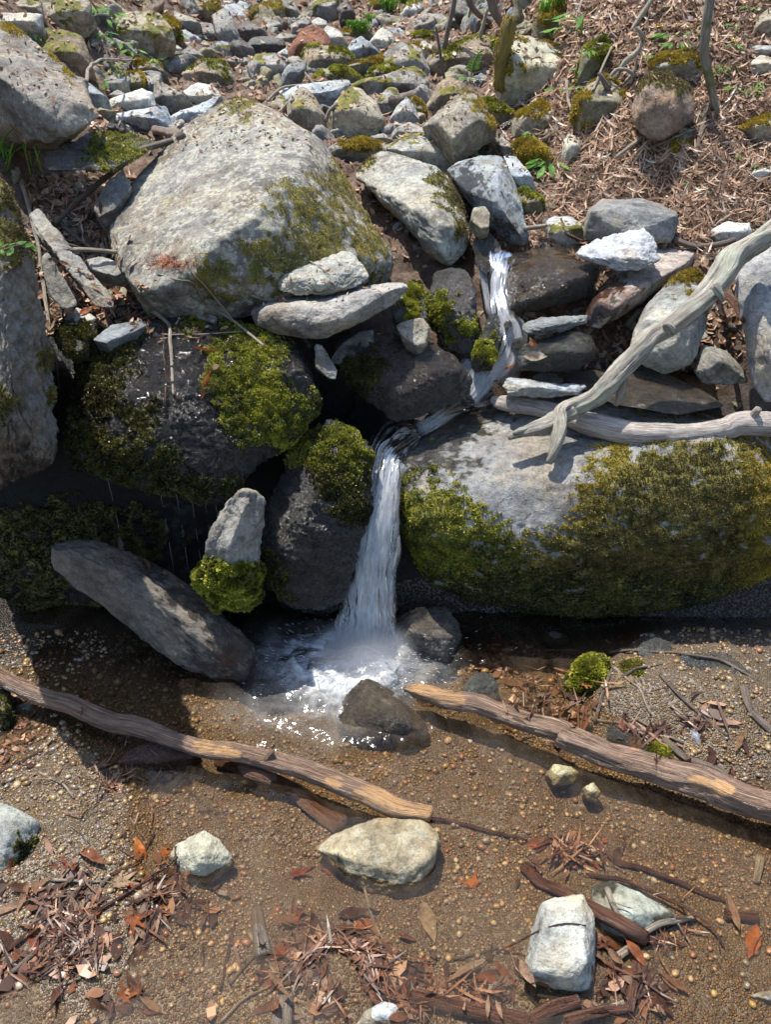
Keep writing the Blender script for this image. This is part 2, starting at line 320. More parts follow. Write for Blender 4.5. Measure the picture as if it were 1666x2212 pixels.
# ------------------------------------------------------------------ terrain
FOOT = PZ(782, 1425)
BLOB = [((90, 1740), .26, .050), ((60, 2080), .34, .038), ((230, 2050), .14, .020), ((640, 2090), .17, .030), ((950, 2150), .22, .026), ((1450, 1515), .22, .045),
        ((1640, 1590), .20, .050), ((1600, 2060), .26, .038), ((1180, 1500), .10, .030), ((1290, 1860), .10, .016), ((1380, 1500), .12, .045), ((120, 1400), .30, .05), ((1600, 1430), .3, .06), ((1250, 2080), .14, .03)]
BLOB = [(PZ(*c)[:2], r, h) for c, r, h in BLOB]
KR = [(-10, 0), (1.74, 0), (1.88, .30), (2.05, .38), (2.2, .46), (2.3, .58), (2.42, .72), (2.6, .82), (3.3, 1.03), (4.6, 1.19), (6.2, 1.37), (7.5, 1.51), (10, 2.3), (20, 7), (90, 32)]
KL = [(-10, 0), (1.86, 0), (2.02, .66), (2.3, .77), (2.5, .84), (3.3, 1.03), (4.6, 1.19), (6.2, 1.37), (7.5, 1.51), (10, 2.3), (20, 7), (90, 32)]
KB = [(-10, 0), (1.9, 0), (2.1, .35), (2.45, .78), (2.65, .86), (2.95, 1.08), (3.5, 1.48), (5, 2.2), (10, 4.6), (20, 9), (90, 36)]
def Z(x, y, fine=True):
    x = np.asarray(x, float); y = np.asarray(y, float)
    it = lambda K: np.interp(y, [k[0] for k in K], [k[1] for k in K])
    mid, lf, bk = it(KR), it(KL), it(KB)
    z = lf + (mid - lf) * ss(x, -.34, -.22)
    z = z + (bk - z) * ss(x, .42, 1.05) * ss(y, 1.6, 2.5)
    z = z + ss(-x, 1.3, 2.6) * ss(y, 1.2, 3) * .5 + ss(-x, .95, 1.5) * .3 * ss(y, .9, 1.5) * (y < 30) + ss(x, 1.25, 2.2) * .35 * ss(y, .8, 1.4)
    bed = (y < 1.95)
    b = np.full_like(z, -.034)
    for (c, r, h) in BLOB: b = b + h * np.exp(-(((x - c[0]) ** 2 + (y - c[1]) ** 2) / (r * r)) ** 1.5)
    b = b + ss(np.hypot(x - FOOT[0], y - FOOT[1]), .28, .0) * -.05
    z = z + b * ss(-y, -2.0, -1.7) + ss(-x, 1.3, 2.2) * .25 + ss(x, 1.4, 2.2) * .2
    if fine:
        p = np.stack([x.ravel(), y.ravel(), 0 * x.ravel()], 1)
        hill = ss(y, 1.75, 2.1).ravel()
        d = fbm(p * 6, 3, 5) * (.006 + .028 * hill) + fbm(p * 26, 3, 9) * (.004 + .014 * hill) + fbm(p * 1.2, 2, 2) * .10 * ss(y, 3, 8).ravel()
        z = z + d.reshape(z.shape)
    return z
def grid(name, xs, ys, mat, attrf=None, zf=Z):
    X, Y = np.meshgrid(xs, ys); Zz = zf(X, Y); V = np.stack([X.ravel(), Y.ravel(), Zz.ravel()], 1)
    i = np.arange(X.size).reshape(X.shape); F = np.stack([i[:-1, :-1], i[:-1, 1:], i[1:, 1:], i[1:, :-1]], -1).reshape(-1, 4)
    at = attrf(X.ravel(), Y.ravel(), Zz.ravel()) if attrf else None
    return link(name, mk(name, V, F, mat, at))
xs = np.r_[np.linspace(-60, -2, 16)[:-1], np.linspace(-2, -1.3, 25)[:-1], np.linspace(-1.3, 1.3, 250), np.linspace(1.3, 2.2, 36)[1:], np.linspace(2.2, 60, 18)[1:]]
yb = np.r_[np.linspace(-12, .3, 12)[:-1], np.linspace(.3, 1.8, 150)]
yh = np.r_[np.linspace(1.8, 2.6, 60)[:-1], np.linspace(2.6, 5, 120)[:-1], np.linspace(5, 12, 70)[:-1], np.linspace(12, 90, 26)]
def bed_at(x, y, z):
    silt = np.zeros_like(x)
    for c, r, h in BLOB[1:5] + BLOB[11:13]: silt = np.maximum(silt, .8 * np.exp(-(((x - c[0]) ** 2 + (y - c[1]) ** 2) / (r * r))))
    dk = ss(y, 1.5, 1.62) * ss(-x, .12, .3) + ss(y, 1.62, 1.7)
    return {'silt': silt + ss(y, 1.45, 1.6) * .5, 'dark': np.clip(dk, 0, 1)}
BEDO = tag(grid('stream_bed', xs, yb, M_BED, bed_at), kind='structure')
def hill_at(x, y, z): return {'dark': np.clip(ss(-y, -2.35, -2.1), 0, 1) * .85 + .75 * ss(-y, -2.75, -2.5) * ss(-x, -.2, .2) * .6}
HILLO = tag(grid('hillside', xs, yh, M_SOIL, hill_at), kind='structure')
def ghit(px, py, t0=.6, t1=40):        # where the line of sight meets the ground
    d = ray(px, py); t = np.r_[np.arange(t0, 6, .01), np.arange(6, t1, .06)]; p = d[None] * t[:, None]; p[:, 2] += CAMZ
    k = np.argmax(p[:, 2] < Z(p[:, 0], p[:, 1], False)); return p[k] if k else P(px, py, 9)

# ------------------------------------------------------------------ water of the pool
def wz(X, Y):
    r = np.hypot(X - FOOT[0], Y - FOOT[1]); p = np.stack([X.ravel(), Y.ravel(), 0 * X.ravel()], 1)
    return .016 + (.008 * np.exp(-(r / .3) ** 2) * np.sin(r * 75) + (fbm(p * 14, 3, 31) * .0045).reshape(X.shape) * (.10 + 3.2 * np.exp(-(r / .33) ** 2)))
def w_at(x, y, z):
    dx, dy = x - FOOT[0], y - FOOT[1]; r = np.hypot(dx, dy); a = np.arctan2(dy, dx)
    q = np.stack([dx * 4, dy * 4, 0 * dx], 1)
    rr = r * (1 + .35 * pn(q, 3)) * (1 + .0 * dx)
    rr = np.hypot(dx * .72 + .03, (dy + .02) * 1.15) * (1 + .30 * pn(q, 3))
    fo = 1.1 * ss(-rr, -.125, -.04) + .42 * ss(-rr, -.23, -.07)
    fo = fo + .12 * ss(-np.hypot(dx + .12, (dy + .14) * 1.3) * (1 + .4 * pn(q * 1.5, 8)), -.30, -.05)
    return {'turb': np.clip(np.exp(-(r / .45) ** 2) + .05, 0, 1), 'foam': np.clip(fo, 0, 1), 'fr': r * 6, 'fa': a}
tag(grid('pool_water', np.linspace(-1.6, 1.6, 300), np.linspace(.35, 1.84, 150), M_WATER, w_at, wz), kind='structure')

# ------------------------------------------------------------------ rocks
# colours of stone as base colours
CG = {'grey': (.215, .208, .19), 'blue': (.235, .265, .29), 'pale': (.40, .40, .37), 'tan': (.27, .235, .175), 'brown': (.19, .145, .105), 'red': (.19, .085, .05),
      'dark': (.085, .085, .08), 'white': (.60, .62, .60), 'olive': (.17, .155, .10), 'lblue': (.33, .37, .40), 'lich': (.37, .35, .26)}
ROCKS = []
def rock(label, pts, Yb=None, Yt=None, ridge=(), col='grey', lod=5, sharp=24, rough=1.0, thick=None, moss=0.0, mossc='green', tufts=0, mb=(), wet=0.0, wb=(),
         lich=.4, rust=0.0, name='rock', cat='rock', strata=None, seed=None, tile=None, extra=None, group=None, lean=.6, bury=.04, mh=.008, tl=.006, nomoss=(), zt=.42, sub=None, rustb=(), g=None, mstr=1.0):
    seed = seed if seed is not None else len(ROCKS) * 7 + 11
    rs = np.random.RandomState(seed)
    YO = [p[2] if len(p) > 2 else 0 for p in pts]; pts = [p[:2] for p in pts]
    if tile is not None:
        pts = [T(tile, *p) for p in pts]; ridge = [(*T(tile, r[0], r[1]), *r[2:]) for r in ridge]
        mb = [(*T(tile, b[0], b[1]), b[2] * .3527) for b in mb]; wb = [(*T(tile, b[0], b[1]), b[2] * .3527) for b in wb]
        if sub: sub = [[(*T(tile, q[0], q[1]), q[2]) for q in h] for h in sub]
    pts = np.array(pts, float); ymx, ymn = pts[:, 1].max(), pts[:, 1].min(); xm = pts[:, 0].mean()
    auto = Yb is None
    if auto: Yb = ghit(xm, ymx - .08 * (ymx - ymn))[1] + .01
    if not auto and (g if g is not None else (tile is not None and tile[1] >= 3) or ymx > 1720):
        yq = ymx - .06 * (ymx - ymn); dl = min(ghit(xm, yq)[1], PZ(xm, yq, .002)[1]) + .004 - Yb; Yb += dl; ridge = [(r[0], r[1], r[2] + dl) for r in ridge]
        if Yt is not None: Yt += dl
        hm = (ymx - ymn) * Yb / ray(xm, ymx)[1] / FPX; Yt = min(Yt if Yt and zt == .42 else 9, PZ(xm, ymn, zt * hm)[1])
        ridge = [(r[0], r[1], min(r[2], PZ(r[0], r[1], (zt + .13) * hm * min(1, (ymx - r[1]) / (ymx - ymn) * 2.2))[1])) for r in ridge]
        if not ridge: ridge = [(xm, ymn * .62 + ymx * .38, PZ(xm, ymn * .62 + ymx * .38, .5 * hm)[1])]
    sc = Yb / ray(xm, ymx)[1] / FPX; wid = (pts[:, 0].max() - pts[:, 0].min()) * sc
    if Yt is None: Yt = Yb + lean * (ymx - ymn) * sc
    yy = lambda y: Yb + (Yt - Yb) * (ymx - y) / (ymx - ymn)
    out = np.array([P(x, y, yo if yo > 0 else yy(y)) for (x, y), yo in zip(pts, YO)])
    if auto and not len(ridge):       # a front face bulging towards the viewer and an edge between top and front
        cx, cy = xm + rs.uniform(-.12, .12) * (pts[:, 0].max() - pts[:, 0].min()), 0
        for k in range(3):
            fx = pts[:, 0].min() + (pts[:, 0].max() - pts[:, 0].min()) * (.24 + .26 * k + rs.uniform(-.08, .08)); fy = ymn + (ymx - ymn) * rs.uniform(.38, .56)
            ridge = list(ridge) + [(fx, fy, Yb - .06 * wid - .05 * (ymx - ymn) * sc)]
    rd = np.array([P(*r) for r in ridge]).reshape(-1, 3)
    th = thick if thick else .55 * min(wid, (ymx - ymn) * sc * 1.5) + .03
    c0 = out.mean(0); camp = np.array([0, 0, CAMZ]); bk = []
    for p in out:
        d = (p - camp); L = np.linalg.norm(d); q = camp + d * (1 + th / L); bk.append(c0 + (q - c0) * .80 + (d / L) * th * .1)
    low = out[out[:, 2] < np.percentile(out[:, 2], 45)]; low = low + np.array([0, bury * .8, -bury])
    allp = np.vstack([out, rd, bk, low]); hulls = [allp]
    if sub: hulls = [np.vstack([[P(*q) for q in h], [P(q[0], q[1], q[2] + th * .7) for q in h]]) for h in sub] + hulls
    A0 = np.vstack(hulls); c = A0.mean(0) if not sub else hulls[-1].mean(0)
    ev, E = np.linalg.eigh(np.cov((allp - allp.mean(0)).T)); sg = np.sqrt(np.maximum(ev, 1e-7)); sg = np.maximum(sg, sg.max() * .22)
    A = E * sg[None]; Ai = np.linalg.inv(A)
    D, F = ico(lod); R = None
    sharp = sharp * 3.2
    for hi, H in enumerate(hulls):
        Q = (H - c) @ Ai.T; n, k = planes(Q)
        if (k <= 0).any(): k = np.maximum(k, .03)
        if hi == len(hulls) - 1:      # broken corners
            for _ in range(16):
                d = rs.normal(size=3); d /= np.linalg.norm(d); n = np.vstack([n, d]); k = np.append(k, (Q @ d).max() * rs.uniform(.90, 1.0))
        s_ = np.maximum(D @ n.T, 1e-4) / k[None]; r = (s_ ** sharp).sum(1) ** (-1 / sharp)
        R = r if R is None else np.maximum(R, r)
    V = c + (D * R[:, None]) @ A.T
    S = (np.prod(sg)) ** (1 / 3) * 2
    Nn = norms(V, F)
    if (np.einsum('ij,ij->i', Nn, V - c)).mean() < 0: F = F[:, ::-1]; Nn = -Nn
    q = V / S; off = rs.uniform(0, 50, 3)
    if strata is not None:
        dvec = np.array(strata, float); dvec /= np.linalg.norm(dvec); q = q + np.outer(q @ dvec, dvec) * 2.2
    f = fbm(q * 1.5 + off, 3, 1); t = f * 3; terr = (t + .75 * np.sin(2 * np.pi * t) / (2 * np.pi)) / 3
    ch = fbm(q * 4.5 + off, 4, 7, .6); rdg = 1 - np.abs(fbm(q * 3 + off * 1.7, 3, 13)) * 2.2
    a = S * rough
    disp = a * (.050 * terr + .022 * ch - .020 * np.maximum(rdg - .75, 0) * 4) + a * (.009 + .012 * (wet > .5)) * fbm(q * 22 + off, 3, 17, .6)
    V = V + Nn * disp[:, None]; Nn = norms(V, F)
    pp = proj(V)
    def blob(bs, soft=.35):
        m = np.zeros(len(V)); nz = fbm(V * 26 + off, 5, 23, .72) * 1.15
        for b in bs:
            d = np.hypot((pp[:, 0] - b[0]), (pp[:, 1] - b[1]) * (b[3] if len(b) > 3 else 1)) / b[2]; m = np.maximum(m, ss(-(d - nz * .75), -1.12, -.85))
        return m
    mm = np.zeros(len(V)); nz = fbm(V * (8 if S > .1 else 16) + off, 4, 29, .6)
    if moss: mm = ss(Nn[:, 2] * .6 + nz * 1.3 + (V[:, 2] - V[:, 2].min()) / (np.ptp(V[:, 2])) * .35, 1.02 - moss * .9, 1.2 - moss * .9)
    if len(mb): mm = np.maximum(mm, blob(mb))
    if len(nomoss): mm = mm * (1 - blob(nomoss))
    mm = mm * mstr
    if moss or len(mb):
        lump = .55 + .8 * fbm(V * 60 + off, 3, 37); V = V + Nn * (mm * mh * .6 * lump)[:, None]; Nn = norms(V, F)
    wt = np.full(len(V), float(wet));
    if len(wb): wt = np.maximum(wt, blob(wb))
    rs_ = np.full(len(V), float(rust));
    if len(rustb): rs_ = np.maximum(rs_, blob(rustb))
    W, base = centred(V)
    me = mk(name, W, F, M_ROCK, {'moss': mm, 'wet': wt * (1 - .8 * mm), 'lichen': np.full(len(V), float(lich)) * (1 - mm), 'rust': rs_ * (1 - mm)})
    o = link(name, me, None, base); cc = CG[col] if isinstance(col, str) else col; j = rs.uniform(.9, 1.12); o.color = (cc[0] * j, cc[1] * j, cc[2] * j * rs.uniform(.96, 1.04), 1)
    tag(o, label, cat, group)
    if tufts:
        tuft(o, base, V, F, Nn, mm, tufts, mossc, tl, seed)
    ROCKS.append(o); return o, V, F, Nn, mm
def sample(V, F, Nn, wgt, n, seed, camcull=True):
    rs = np.random.RandomState(seed); a, b, c = V[F[:, 0]], V[F[:, 1]], V[F[:, 2]]
    ar = np.linalg.norm(np.cross(b - a, c - a), axis=1) * np.clip(wgt[F].mean(1), 0, 1) ** 1.5
    if camcull:
        ce = (a + b + c) / 3; vd = np.array([0, 0, CAMZ]) - ce; vd /= np.linalg.norm(vd, axis=1)[:, None]; ar = ar * ((Nn[F[:, 0]] * vd).sum(1) > -.35)
    if ar.sum() <= 0: return None
    cum = np.cumsum(ar); f = np.searchsorted(cum, rs.rand(n) * cum[-1]); f = np.minimum(f, len(F) - 1); u = rs.rand(n, 2); k = u.sum(1) > 1; u[k] = 1 - u[k]
    p = a[f] + u[:, :1] * (b[f] - a[f]) + u[:, 1:] * (c[f] - a[f]); return p, Nn[F[f, 0]], rs
def blades(p, nrm, rs, ln, per=3, wfac=.42, spread=.8, droop=0.0, colfn=None):
    n = len(p); P_ = np.repeat(p, per, 0); Nn = np.repeat(nrm, per, 0); m = len(P_)
    d = Nn + rs.normal(size=(m, 3)) * spread; d[:, 2] -= droop; d /= np.linalg.norm(d, axis=1)[:, None]; L = ln * rs.uniform(.5, 1.35, (m, 1))
    s = np.cross(d, rs.normal(size=(m, 3))); s /= np.linalg.norm(s, axis=1)[:, None] + 1e-9
    a = P_ - s * L * wfac * .4; b = P_ + d * L * .6 - s * L * wfac; c_ = P_ + d * L; e = P_ + d * L * .55 + s * L * wfac
    V = np.stack([a, b, c_, e], 1).reshape(-1, 3); F = np.arange(len(V)).reshape(-1, 4)
    clump = np.clip(.5 + .85 * fbm(p * 28, 3, 51), 0, 1); r = np.clip(np.repeat(clump, per) * .62 + rs.rand(m) * .38, 0, 1)
    return V, F, {'rnd': np.repeat(r, 4)}
def tuft(o, base, V, F, Nn, mm, n, mossc, tl, seed):
    g = sample(V, F, Nn, mm, n, seed + 1)
    if g is None: return
    p, nn, rs = g; sel = {}
    if callable(mossc): ks = mossc(proj(p), rs)
    else: ks = np.array([mossc] * len(p))
    for k in sorted(set(ks)):
        m = ks == k; BV, BF, at = blades(p[m] + nn[m] * .001, nn[m], rs, tl * .74 * (1.25 if k in ('brown', 'gold') else 1), 3, .20 if k in ('brown', 'gold') else .42)
        me = mk('moss', BV - base, BF, M_MOSS[k], at); c = link('moss', me, o); c['kind'] = 'stuff'
# ---- the large rocks round the fall (outlines measured in the overview frame)
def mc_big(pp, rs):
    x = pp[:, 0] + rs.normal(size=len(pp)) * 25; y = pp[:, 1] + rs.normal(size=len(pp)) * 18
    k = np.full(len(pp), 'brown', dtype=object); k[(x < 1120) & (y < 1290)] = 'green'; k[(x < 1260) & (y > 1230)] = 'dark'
    k[(x >= 1120) & (x + y * .8 < 2170) & (y < 1140)] = 'gold'; k[(x > 1600) & (y < 1330)] = 'gold'; k[(y > 1250) & (x > 1260) & (x < 1590)] = 'dark'; return k.astype(str)  # moss kinds; dark low front also paints in shade, gold ends at branch shadow
rock('huge boulder right of the waterfall, bare grey top, front thick with brown and green moss', [(868, 985), (905, 940), (1000, 880), (1070, 862), (1250, 846), (1560, 872), (1666, 945), (1720, 1000), (1720, 1280), (1610, 1335), (1400, 1368), (1250, 1370), (1030, 1335), (900, 1290), (850, 1180), (845, 1060)],
     1.80, 2.12, [(960, 1035, 1.80), (1080, 1150, 1.70), (1190, 1130, 1.70), (1260, 1020, 1.76), (1320, 968, 1.82), (1560, 950, 1.83), (1640, 985, 1.80), (900, 1120, 1.70), (1000, 1230, 1.66), (1250, 1200, 1.65), (1560, 1150, 1.68), (1600, 1040, 1.73), (1100, 1230, 1.65), (905, 950, 1.96), (1000, 885, 2.1), (868, 990, 1.86), (1700, 1200, 1.7)],
     col=(.20, .20, .20), lod=7, sharp=30, rough=.42, thick=.45, lich=.30, tufts=95000, mossc=mc_big, mh=.010, tl=.0062,
     mb=[(905, 1130, 90), (960, 1120, 100), (1000, 1200, 120), (900, 1220, 80), (1100, 1240, 90), (1000, 1300, 100), (1180, 1240, 110), (1280, 1180, 130), (1290, 1080, 75), (1345, 1040, 90), (1450, 1060, 120), (1560, 1080, 130), (1400, 1180, 160), (1550, 1240, 170), (1660, 1080, 110), (1300, 1310, 150), (1500, 1330, 150), (1140, 1330, 120), (1660, 1250, 140)],
     nomoss=[(1130, 1000, 105), (1060, 1010, 70), (1180, 1080, 55)], wb=[(920, 980, 75), (960, 930, 60), (880, 1040, 50), (1010, 900, 50), (1060, 880, 40)])
rock('great pale grey boulder with a pyramid top, largest of the upper rocks', [(228, 480, 2.40), (250, 430, 2.46), (370, 290, 2.66), (460, 225, 2.78), (510, 200, 2.84), (562, 218, 2.84), (700, 312, 2.62), (790, 450, 2.48), (850, 560, 2.36), (845, 602, 2.30), (770, 640, 2.18), (560, 662, 2.03), (400, 680, 1.99), (300, 665, 1.99), (280, 630, 2.02), (275, 580, 2.12), (238, 535, 2.28)],
     2.06, 2.75, [(672, 300, 2.52), (640, 380, 2.24), (560, 450, 2.08), (470, 520, 1.99), (390, 585, 1.94), (300, 635, 1.96), (700, 560, 2.12), (790, 560, 2.22), (540, 640, 2.0)],
     col=(.195, .186, .172), lod=7, sharp=34, rough=.50, thick=.5, lich=1.0, mossc=lambda pp, rs: np.where(rs.rand(len(pp)) < .6, 'gold', 'brown'), tufts=16000, mh=.003, tl=.0042, mstr=.62, rust=0, mb=[(512, 222, 46, 1.6), (650, 450, 60), (745, 400, 60), (800, 520, 50), (580, 560, 60), (700, 520, 70), (640, 580, 60), (470, 600, 40), (760, 600, 50)])
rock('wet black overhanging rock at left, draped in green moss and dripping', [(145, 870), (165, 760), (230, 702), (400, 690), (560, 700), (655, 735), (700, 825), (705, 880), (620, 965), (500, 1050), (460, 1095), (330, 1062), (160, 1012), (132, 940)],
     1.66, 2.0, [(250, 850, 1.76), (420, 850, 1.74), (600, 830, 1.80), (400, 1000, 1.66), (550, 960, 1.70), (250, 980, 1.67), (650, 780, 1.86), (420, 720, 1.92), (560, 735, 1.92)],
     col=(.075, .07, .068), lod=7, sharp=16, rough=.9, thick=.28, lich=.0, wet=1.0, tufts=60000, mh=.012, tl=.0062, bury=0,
     mossc=lambda pp, rs: np.where((pp[:, 0] + rs.normal(size=len(pp)) * 20 > 415) & (pp[:, 1] < 1000), 'green', 'dark'),
     mb=[(540, 760, 80), (560, 860, 100), (620, 900, 70), (480, 820, 45), (660, 860, 40), (250, 760, 60), (220, 850, 80), (210, 950, 75), (300, 900, 60), (260, 1010, 60), (420, 1060, 45), (350, 1040, 40), (500, 1060, 30), (430, 700, 30, 1.5), (360, 990, 35)], nomoss=[(400, 900, 55), (380, 820, 45), (660, 800, 42), (300, 850, 34), (450, 970, 50), (560, 1000, 36), (330, 760, 30), (250, 920, 24)])
rock('pointed dark wet rock left of the fall, green moss over its tip', [(715, 903), (762, 925), (806, 985), (802, 1080), (778, 1180), (745, 1290), (685, 1315), (600, 1290), (565, 1220), (557, 1130), (600, 1050), (650, 945)],
     1.60, 1.84, [(690, 1060, 1.66), (640, 1150, 1.60), (720, 1180, 1.62), (720, 960, 1.76), (780, 1060, 1.70)], col=(.09, .09, .09), lod=7, sharp=18, rough=1.0, thick=.2, lich=.15, wet=.85, strata=(.3, .2, 1),
     tufts=28000, mh=.010, tl=.0062, mossc=lambda pp, rs: np.where(pp[:, 1] + rs.normal(size=len(pp)) * 25 < 1010, 'green', 'dark'),
     mb=[(705, 950, 45), (660, 975, 35), (740, 960, 40), (770, 1000, 45), (750, 1050, 50), (770, 1100, 35), (575, 1220, 25), (600, 1270, 28), (700, 990, 40)], nomoss=[(705, 912, 16)])
rock('small upright grey rock with a green moss cushion at its foot', [(492, 1075), (520, 1055), (552, 1058), (573, 1085), (562, 1120), (532, 1200), (548, 1240), (540, 1285), (508, 1302), (455, 1290), (428, 1245), (440, 1180), (478, 1110)],
     1.57, 1.62, [(490, 1190, 1.53), (530, 1090, 1.57), (500, 1250, 1.53)], col='grey', lod=6, sharp=16, rough=1.3, thick=.10, tufts=14000, mh=.03, tl=.014, mb=[(490, 1255, 48), (520, 1280, 35), (455, 1255, 32)], nomoss=[(500, 1160, 50)], lich=.3,
     sub=[[(492, 1075, 1.6), (520, 1055, 1.6), (552, 1058, 1.6), (573, 1085, 1.6), (550, 1140, 1.58), (500, 1215, 1.55), (440, 1200, 1.56)]])
rock('long grey slab leaning into the pool at lower left, its lower end wet brown', [(103, 1170), (140, 1152), (205, 1165), (320, 1205), (430, 1275), (520, 1365), (562, 1420), (545, 1475), (440, 1470), (360, 1410), (230, 1322), (112, 1225)],
     1.49, 1.72, [(130, 1180, 1.62), (240, 1225, 1.60), (350, 1290, 1.56), (420, 1370, 1.52), (250, 1300, 1.57), (500, 1420, 1.50)], col=(.215, .185, .15), lod=6, sharp=18, rough=.9, thick=.12, lich=.15, wet=.3, wb=[(500, 1420, 80), (430, 1290, 60), (330, 1205, 40), (480, 1340, 50)], strata=(1, -.6, 1), rustb=[(500, 1440, 40)])
rock('tall streaked grey cliff rock cut by the left edge of the frame', [(-120, 330), (10, 380), (55, 540), (88, 700), (104, 830), (122, 1010), (60, 1045), (-120, 1050)], 1.44, 1.62, [(30, 800, 1.38), (60, 980, 1.40), (0, 600, 1.45), (-60, 980, 1.37)],
     col=(.15, .138, .12), lod=7, sharp=14, rough=1.1, thick=.75, lich=.2, strata=(1, .1, -.15), tufts=9000, mossc=lambda pp, rs: np.where(pp[:, 1] > 880, 'dark', 'brown'), mb=[(5, 430, 60), (20, 520, 45), (0, 880, 35), (95, 770, 20), (110, 850, 16)], wb=[(60, 1030, 60)], bury=0, mh=.01)  # depth stretched out of view so this rock shades the hollow
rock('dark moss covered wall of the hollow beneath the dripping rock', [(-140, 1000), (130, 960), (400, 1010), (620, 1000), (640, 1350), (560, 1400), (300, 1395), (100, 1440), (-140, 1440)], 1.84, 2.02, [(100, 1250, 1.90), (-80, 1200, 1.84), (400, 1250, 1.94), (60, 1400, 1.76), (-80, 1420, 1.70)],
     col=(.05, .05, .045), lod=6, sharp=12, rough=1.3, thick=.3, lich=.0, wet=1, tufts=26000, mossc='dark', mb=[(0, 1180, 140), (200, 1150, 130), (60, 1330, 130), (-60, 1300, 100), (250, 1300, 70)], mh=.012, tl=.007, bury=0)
rock('dark rock face behind the falling water', [(720, 1000), (800, 950), (900, 955), (960, 1010), (900, 1330), (860, 1380), (720, 1370), (700, 1200)], 1.82, 1.98, [(830, 985, 1.90), (800, 1150, 1.80)], col=(.06, .055, .05), lod=6, sharp=12, rough=.9, thick=.2, wet=1, lich=0, bury=0)
rock('lichen spotted grey boulder leaning right of the great pyramid boulder', [(640, 1080), (700, 985), (770, 915), (840, 912), (1000, 955), (1130, 1010), (1230, 1110), (1290, 1230), (1345, 1400), (1350, 1480), (1300, 1580), (1240, 1640), (1190, 1620), (1100, 1500), (960, 1370), (830, 1230), (700, 1130)], 2.42, 2.95,
     [(800, 1180, 2.68), (900, 1100, 2.72), (1050, 1300, 2.48), (1200, 1350, 2.40), (1180, 1560, 2.38), (1000, 1010, 2.8)], tile=(1, 0), col=(.26, .26, .235), lod=6, sharp=22, rough=.9, thick=.3, lich=.9, tufts=3500, mossc='brown', mb=[(1250, 1200, 90), (1300, 1400, 60), (700, 1000, 60), (1150, 1100, 50)], bury=0, mh=.005)
rock('smooth blue grey angular rock with a wet dark face above the upper fall', [(1190, 1035), (1260, 995), (1460, 935), (1545, 955), (1590, 1010), (1625, 1130), (1640, 1250), (1720, 1450), (1700, 1500), (1600, 1510), (1510, 1430), (1450, 1330), (1300, 1200)], 2.50, 2.95, [(1300, 1090, 2.75), (1530, 1020, 2.7), (1520, 1250, 2.5), (1660, 1430, 2.46), (1350, 1180, 2.64)],
     tile=(1, 0), col='blue', lod=6, sharp=26, rough=.7, thick=.25, lich=.15, wb=[(1330, 1130, 120), (1560, 1400, 60)], bury=0)
rock('long wedge slab lying level across the gully below the great boulder', [(537, 672), (562, 655), (680, 640), (800, 615), (880, 604), (890, 622), (850, 662), (750, 716), (690, 736), (600, 720), (545, 702)], 1.93, 2.10, [(600, 672, 1.93), (720, 662, 1.93), (800, 635, 1.98), (860, 620, 2.02), (640, 705, 1.90), (740, 690, 1.91)],
     col=(.25, .24, .22), lod=6, sharp=22, rough=.7, thick=.12, lich=.35, bury=0)
rock('rough grey slab resting on top of the long wedge slab', [(590, 598), (640, 576), (700, 560), (738, 538), (765, 540), (785, 580), (806, 604), (760, 628), (640, 642), (600, 630)], 2.00, 2.16, [(640, 600, 2.02), (750, 580, 2.05), (700, 615, 1.99)], col=(.29, .29, .27), lod=6, sharp=16, rough=1.2, thick=.12, lich=.6, bury=0)
rock('wet olive brown rock with glinting top that the upper fall runs past', [(40, 400), (110, 370), (290, 268), (360, 275), (560, 350), (625, 400), (610, 470), (520, 580), (400, 570), (250, 590), (110, 680), (40, 640)], 2.22, 2.48, [(120, 420, 2.26), (400, 520, 2.20), (560, 440, 2.24), (300, 380, 2.3), (90, 620, 2.2)], tile=(2, 1), col=(.19, .16, .11), lod=6, sharp=14, rough=.9, thick=.16, wet=1, lich=.1, rust=.25, bury=0)
rock('bright white angular stone perched above the orange slab', [(450, 300), (520, 250), (700, 190), (800, 160), (890, 148), (960, 240), (990, 350), (900, 400), (740, 418), (600, 360)], 2.24, 2.40, [(620, 330, 2.26), (860, 330, 2.24), (800, 260, 2.3)], tile=(2, 1), col=(.42, .44, .45), lod=6, sharp=20, rough=1.2, thick=.12, lich=.05, bury=0, strata=(.4, .2, 1))
rock('dark grey block with a level top behind the white stone', [(520, 100), (545, 30), (600, 0), (1000, 0), (1100, 50), (1110, 100), (1060, 230), (900, 235), (560, 220), (520, 190)], 2.50, 2.66, [(560, 40, 2.52), (800, 20, 2.54), (1080, 70, 2.52), (800, 200, 2.48), (640, -35, 2.68), (950, -30, 2.68)], tile=(2, 1), col=(.185, .185, .18), lod=6, sharp=26, rough=.5, thick=.12, lich=.1, bury=.01)
rock('rust stained slab sloping under the white stone', [(530, 640), (600, 520), (700, 430), (960, 240), (1180, 240), (1230, 300), (1200, 370), (1010, 470), (830, 640), (700, 720), (600, 770), (520, 740)], 2.14, 2.58, [(640, 540, 2.20), (800, 520, 2.2), (1010, 440, 2.3), (600, 600, 2.14), (700, 650, 2.12), (1180, 340, 2.45)], tile=(2, 1), col=(.30, .26, .225), lod=6, sharp=20, rough=.6, thick=.12, lich=.05, wb=[(620, 620, 130), (720, 480, 60)], rustb=[(1300, 650, 60)], bury=0)
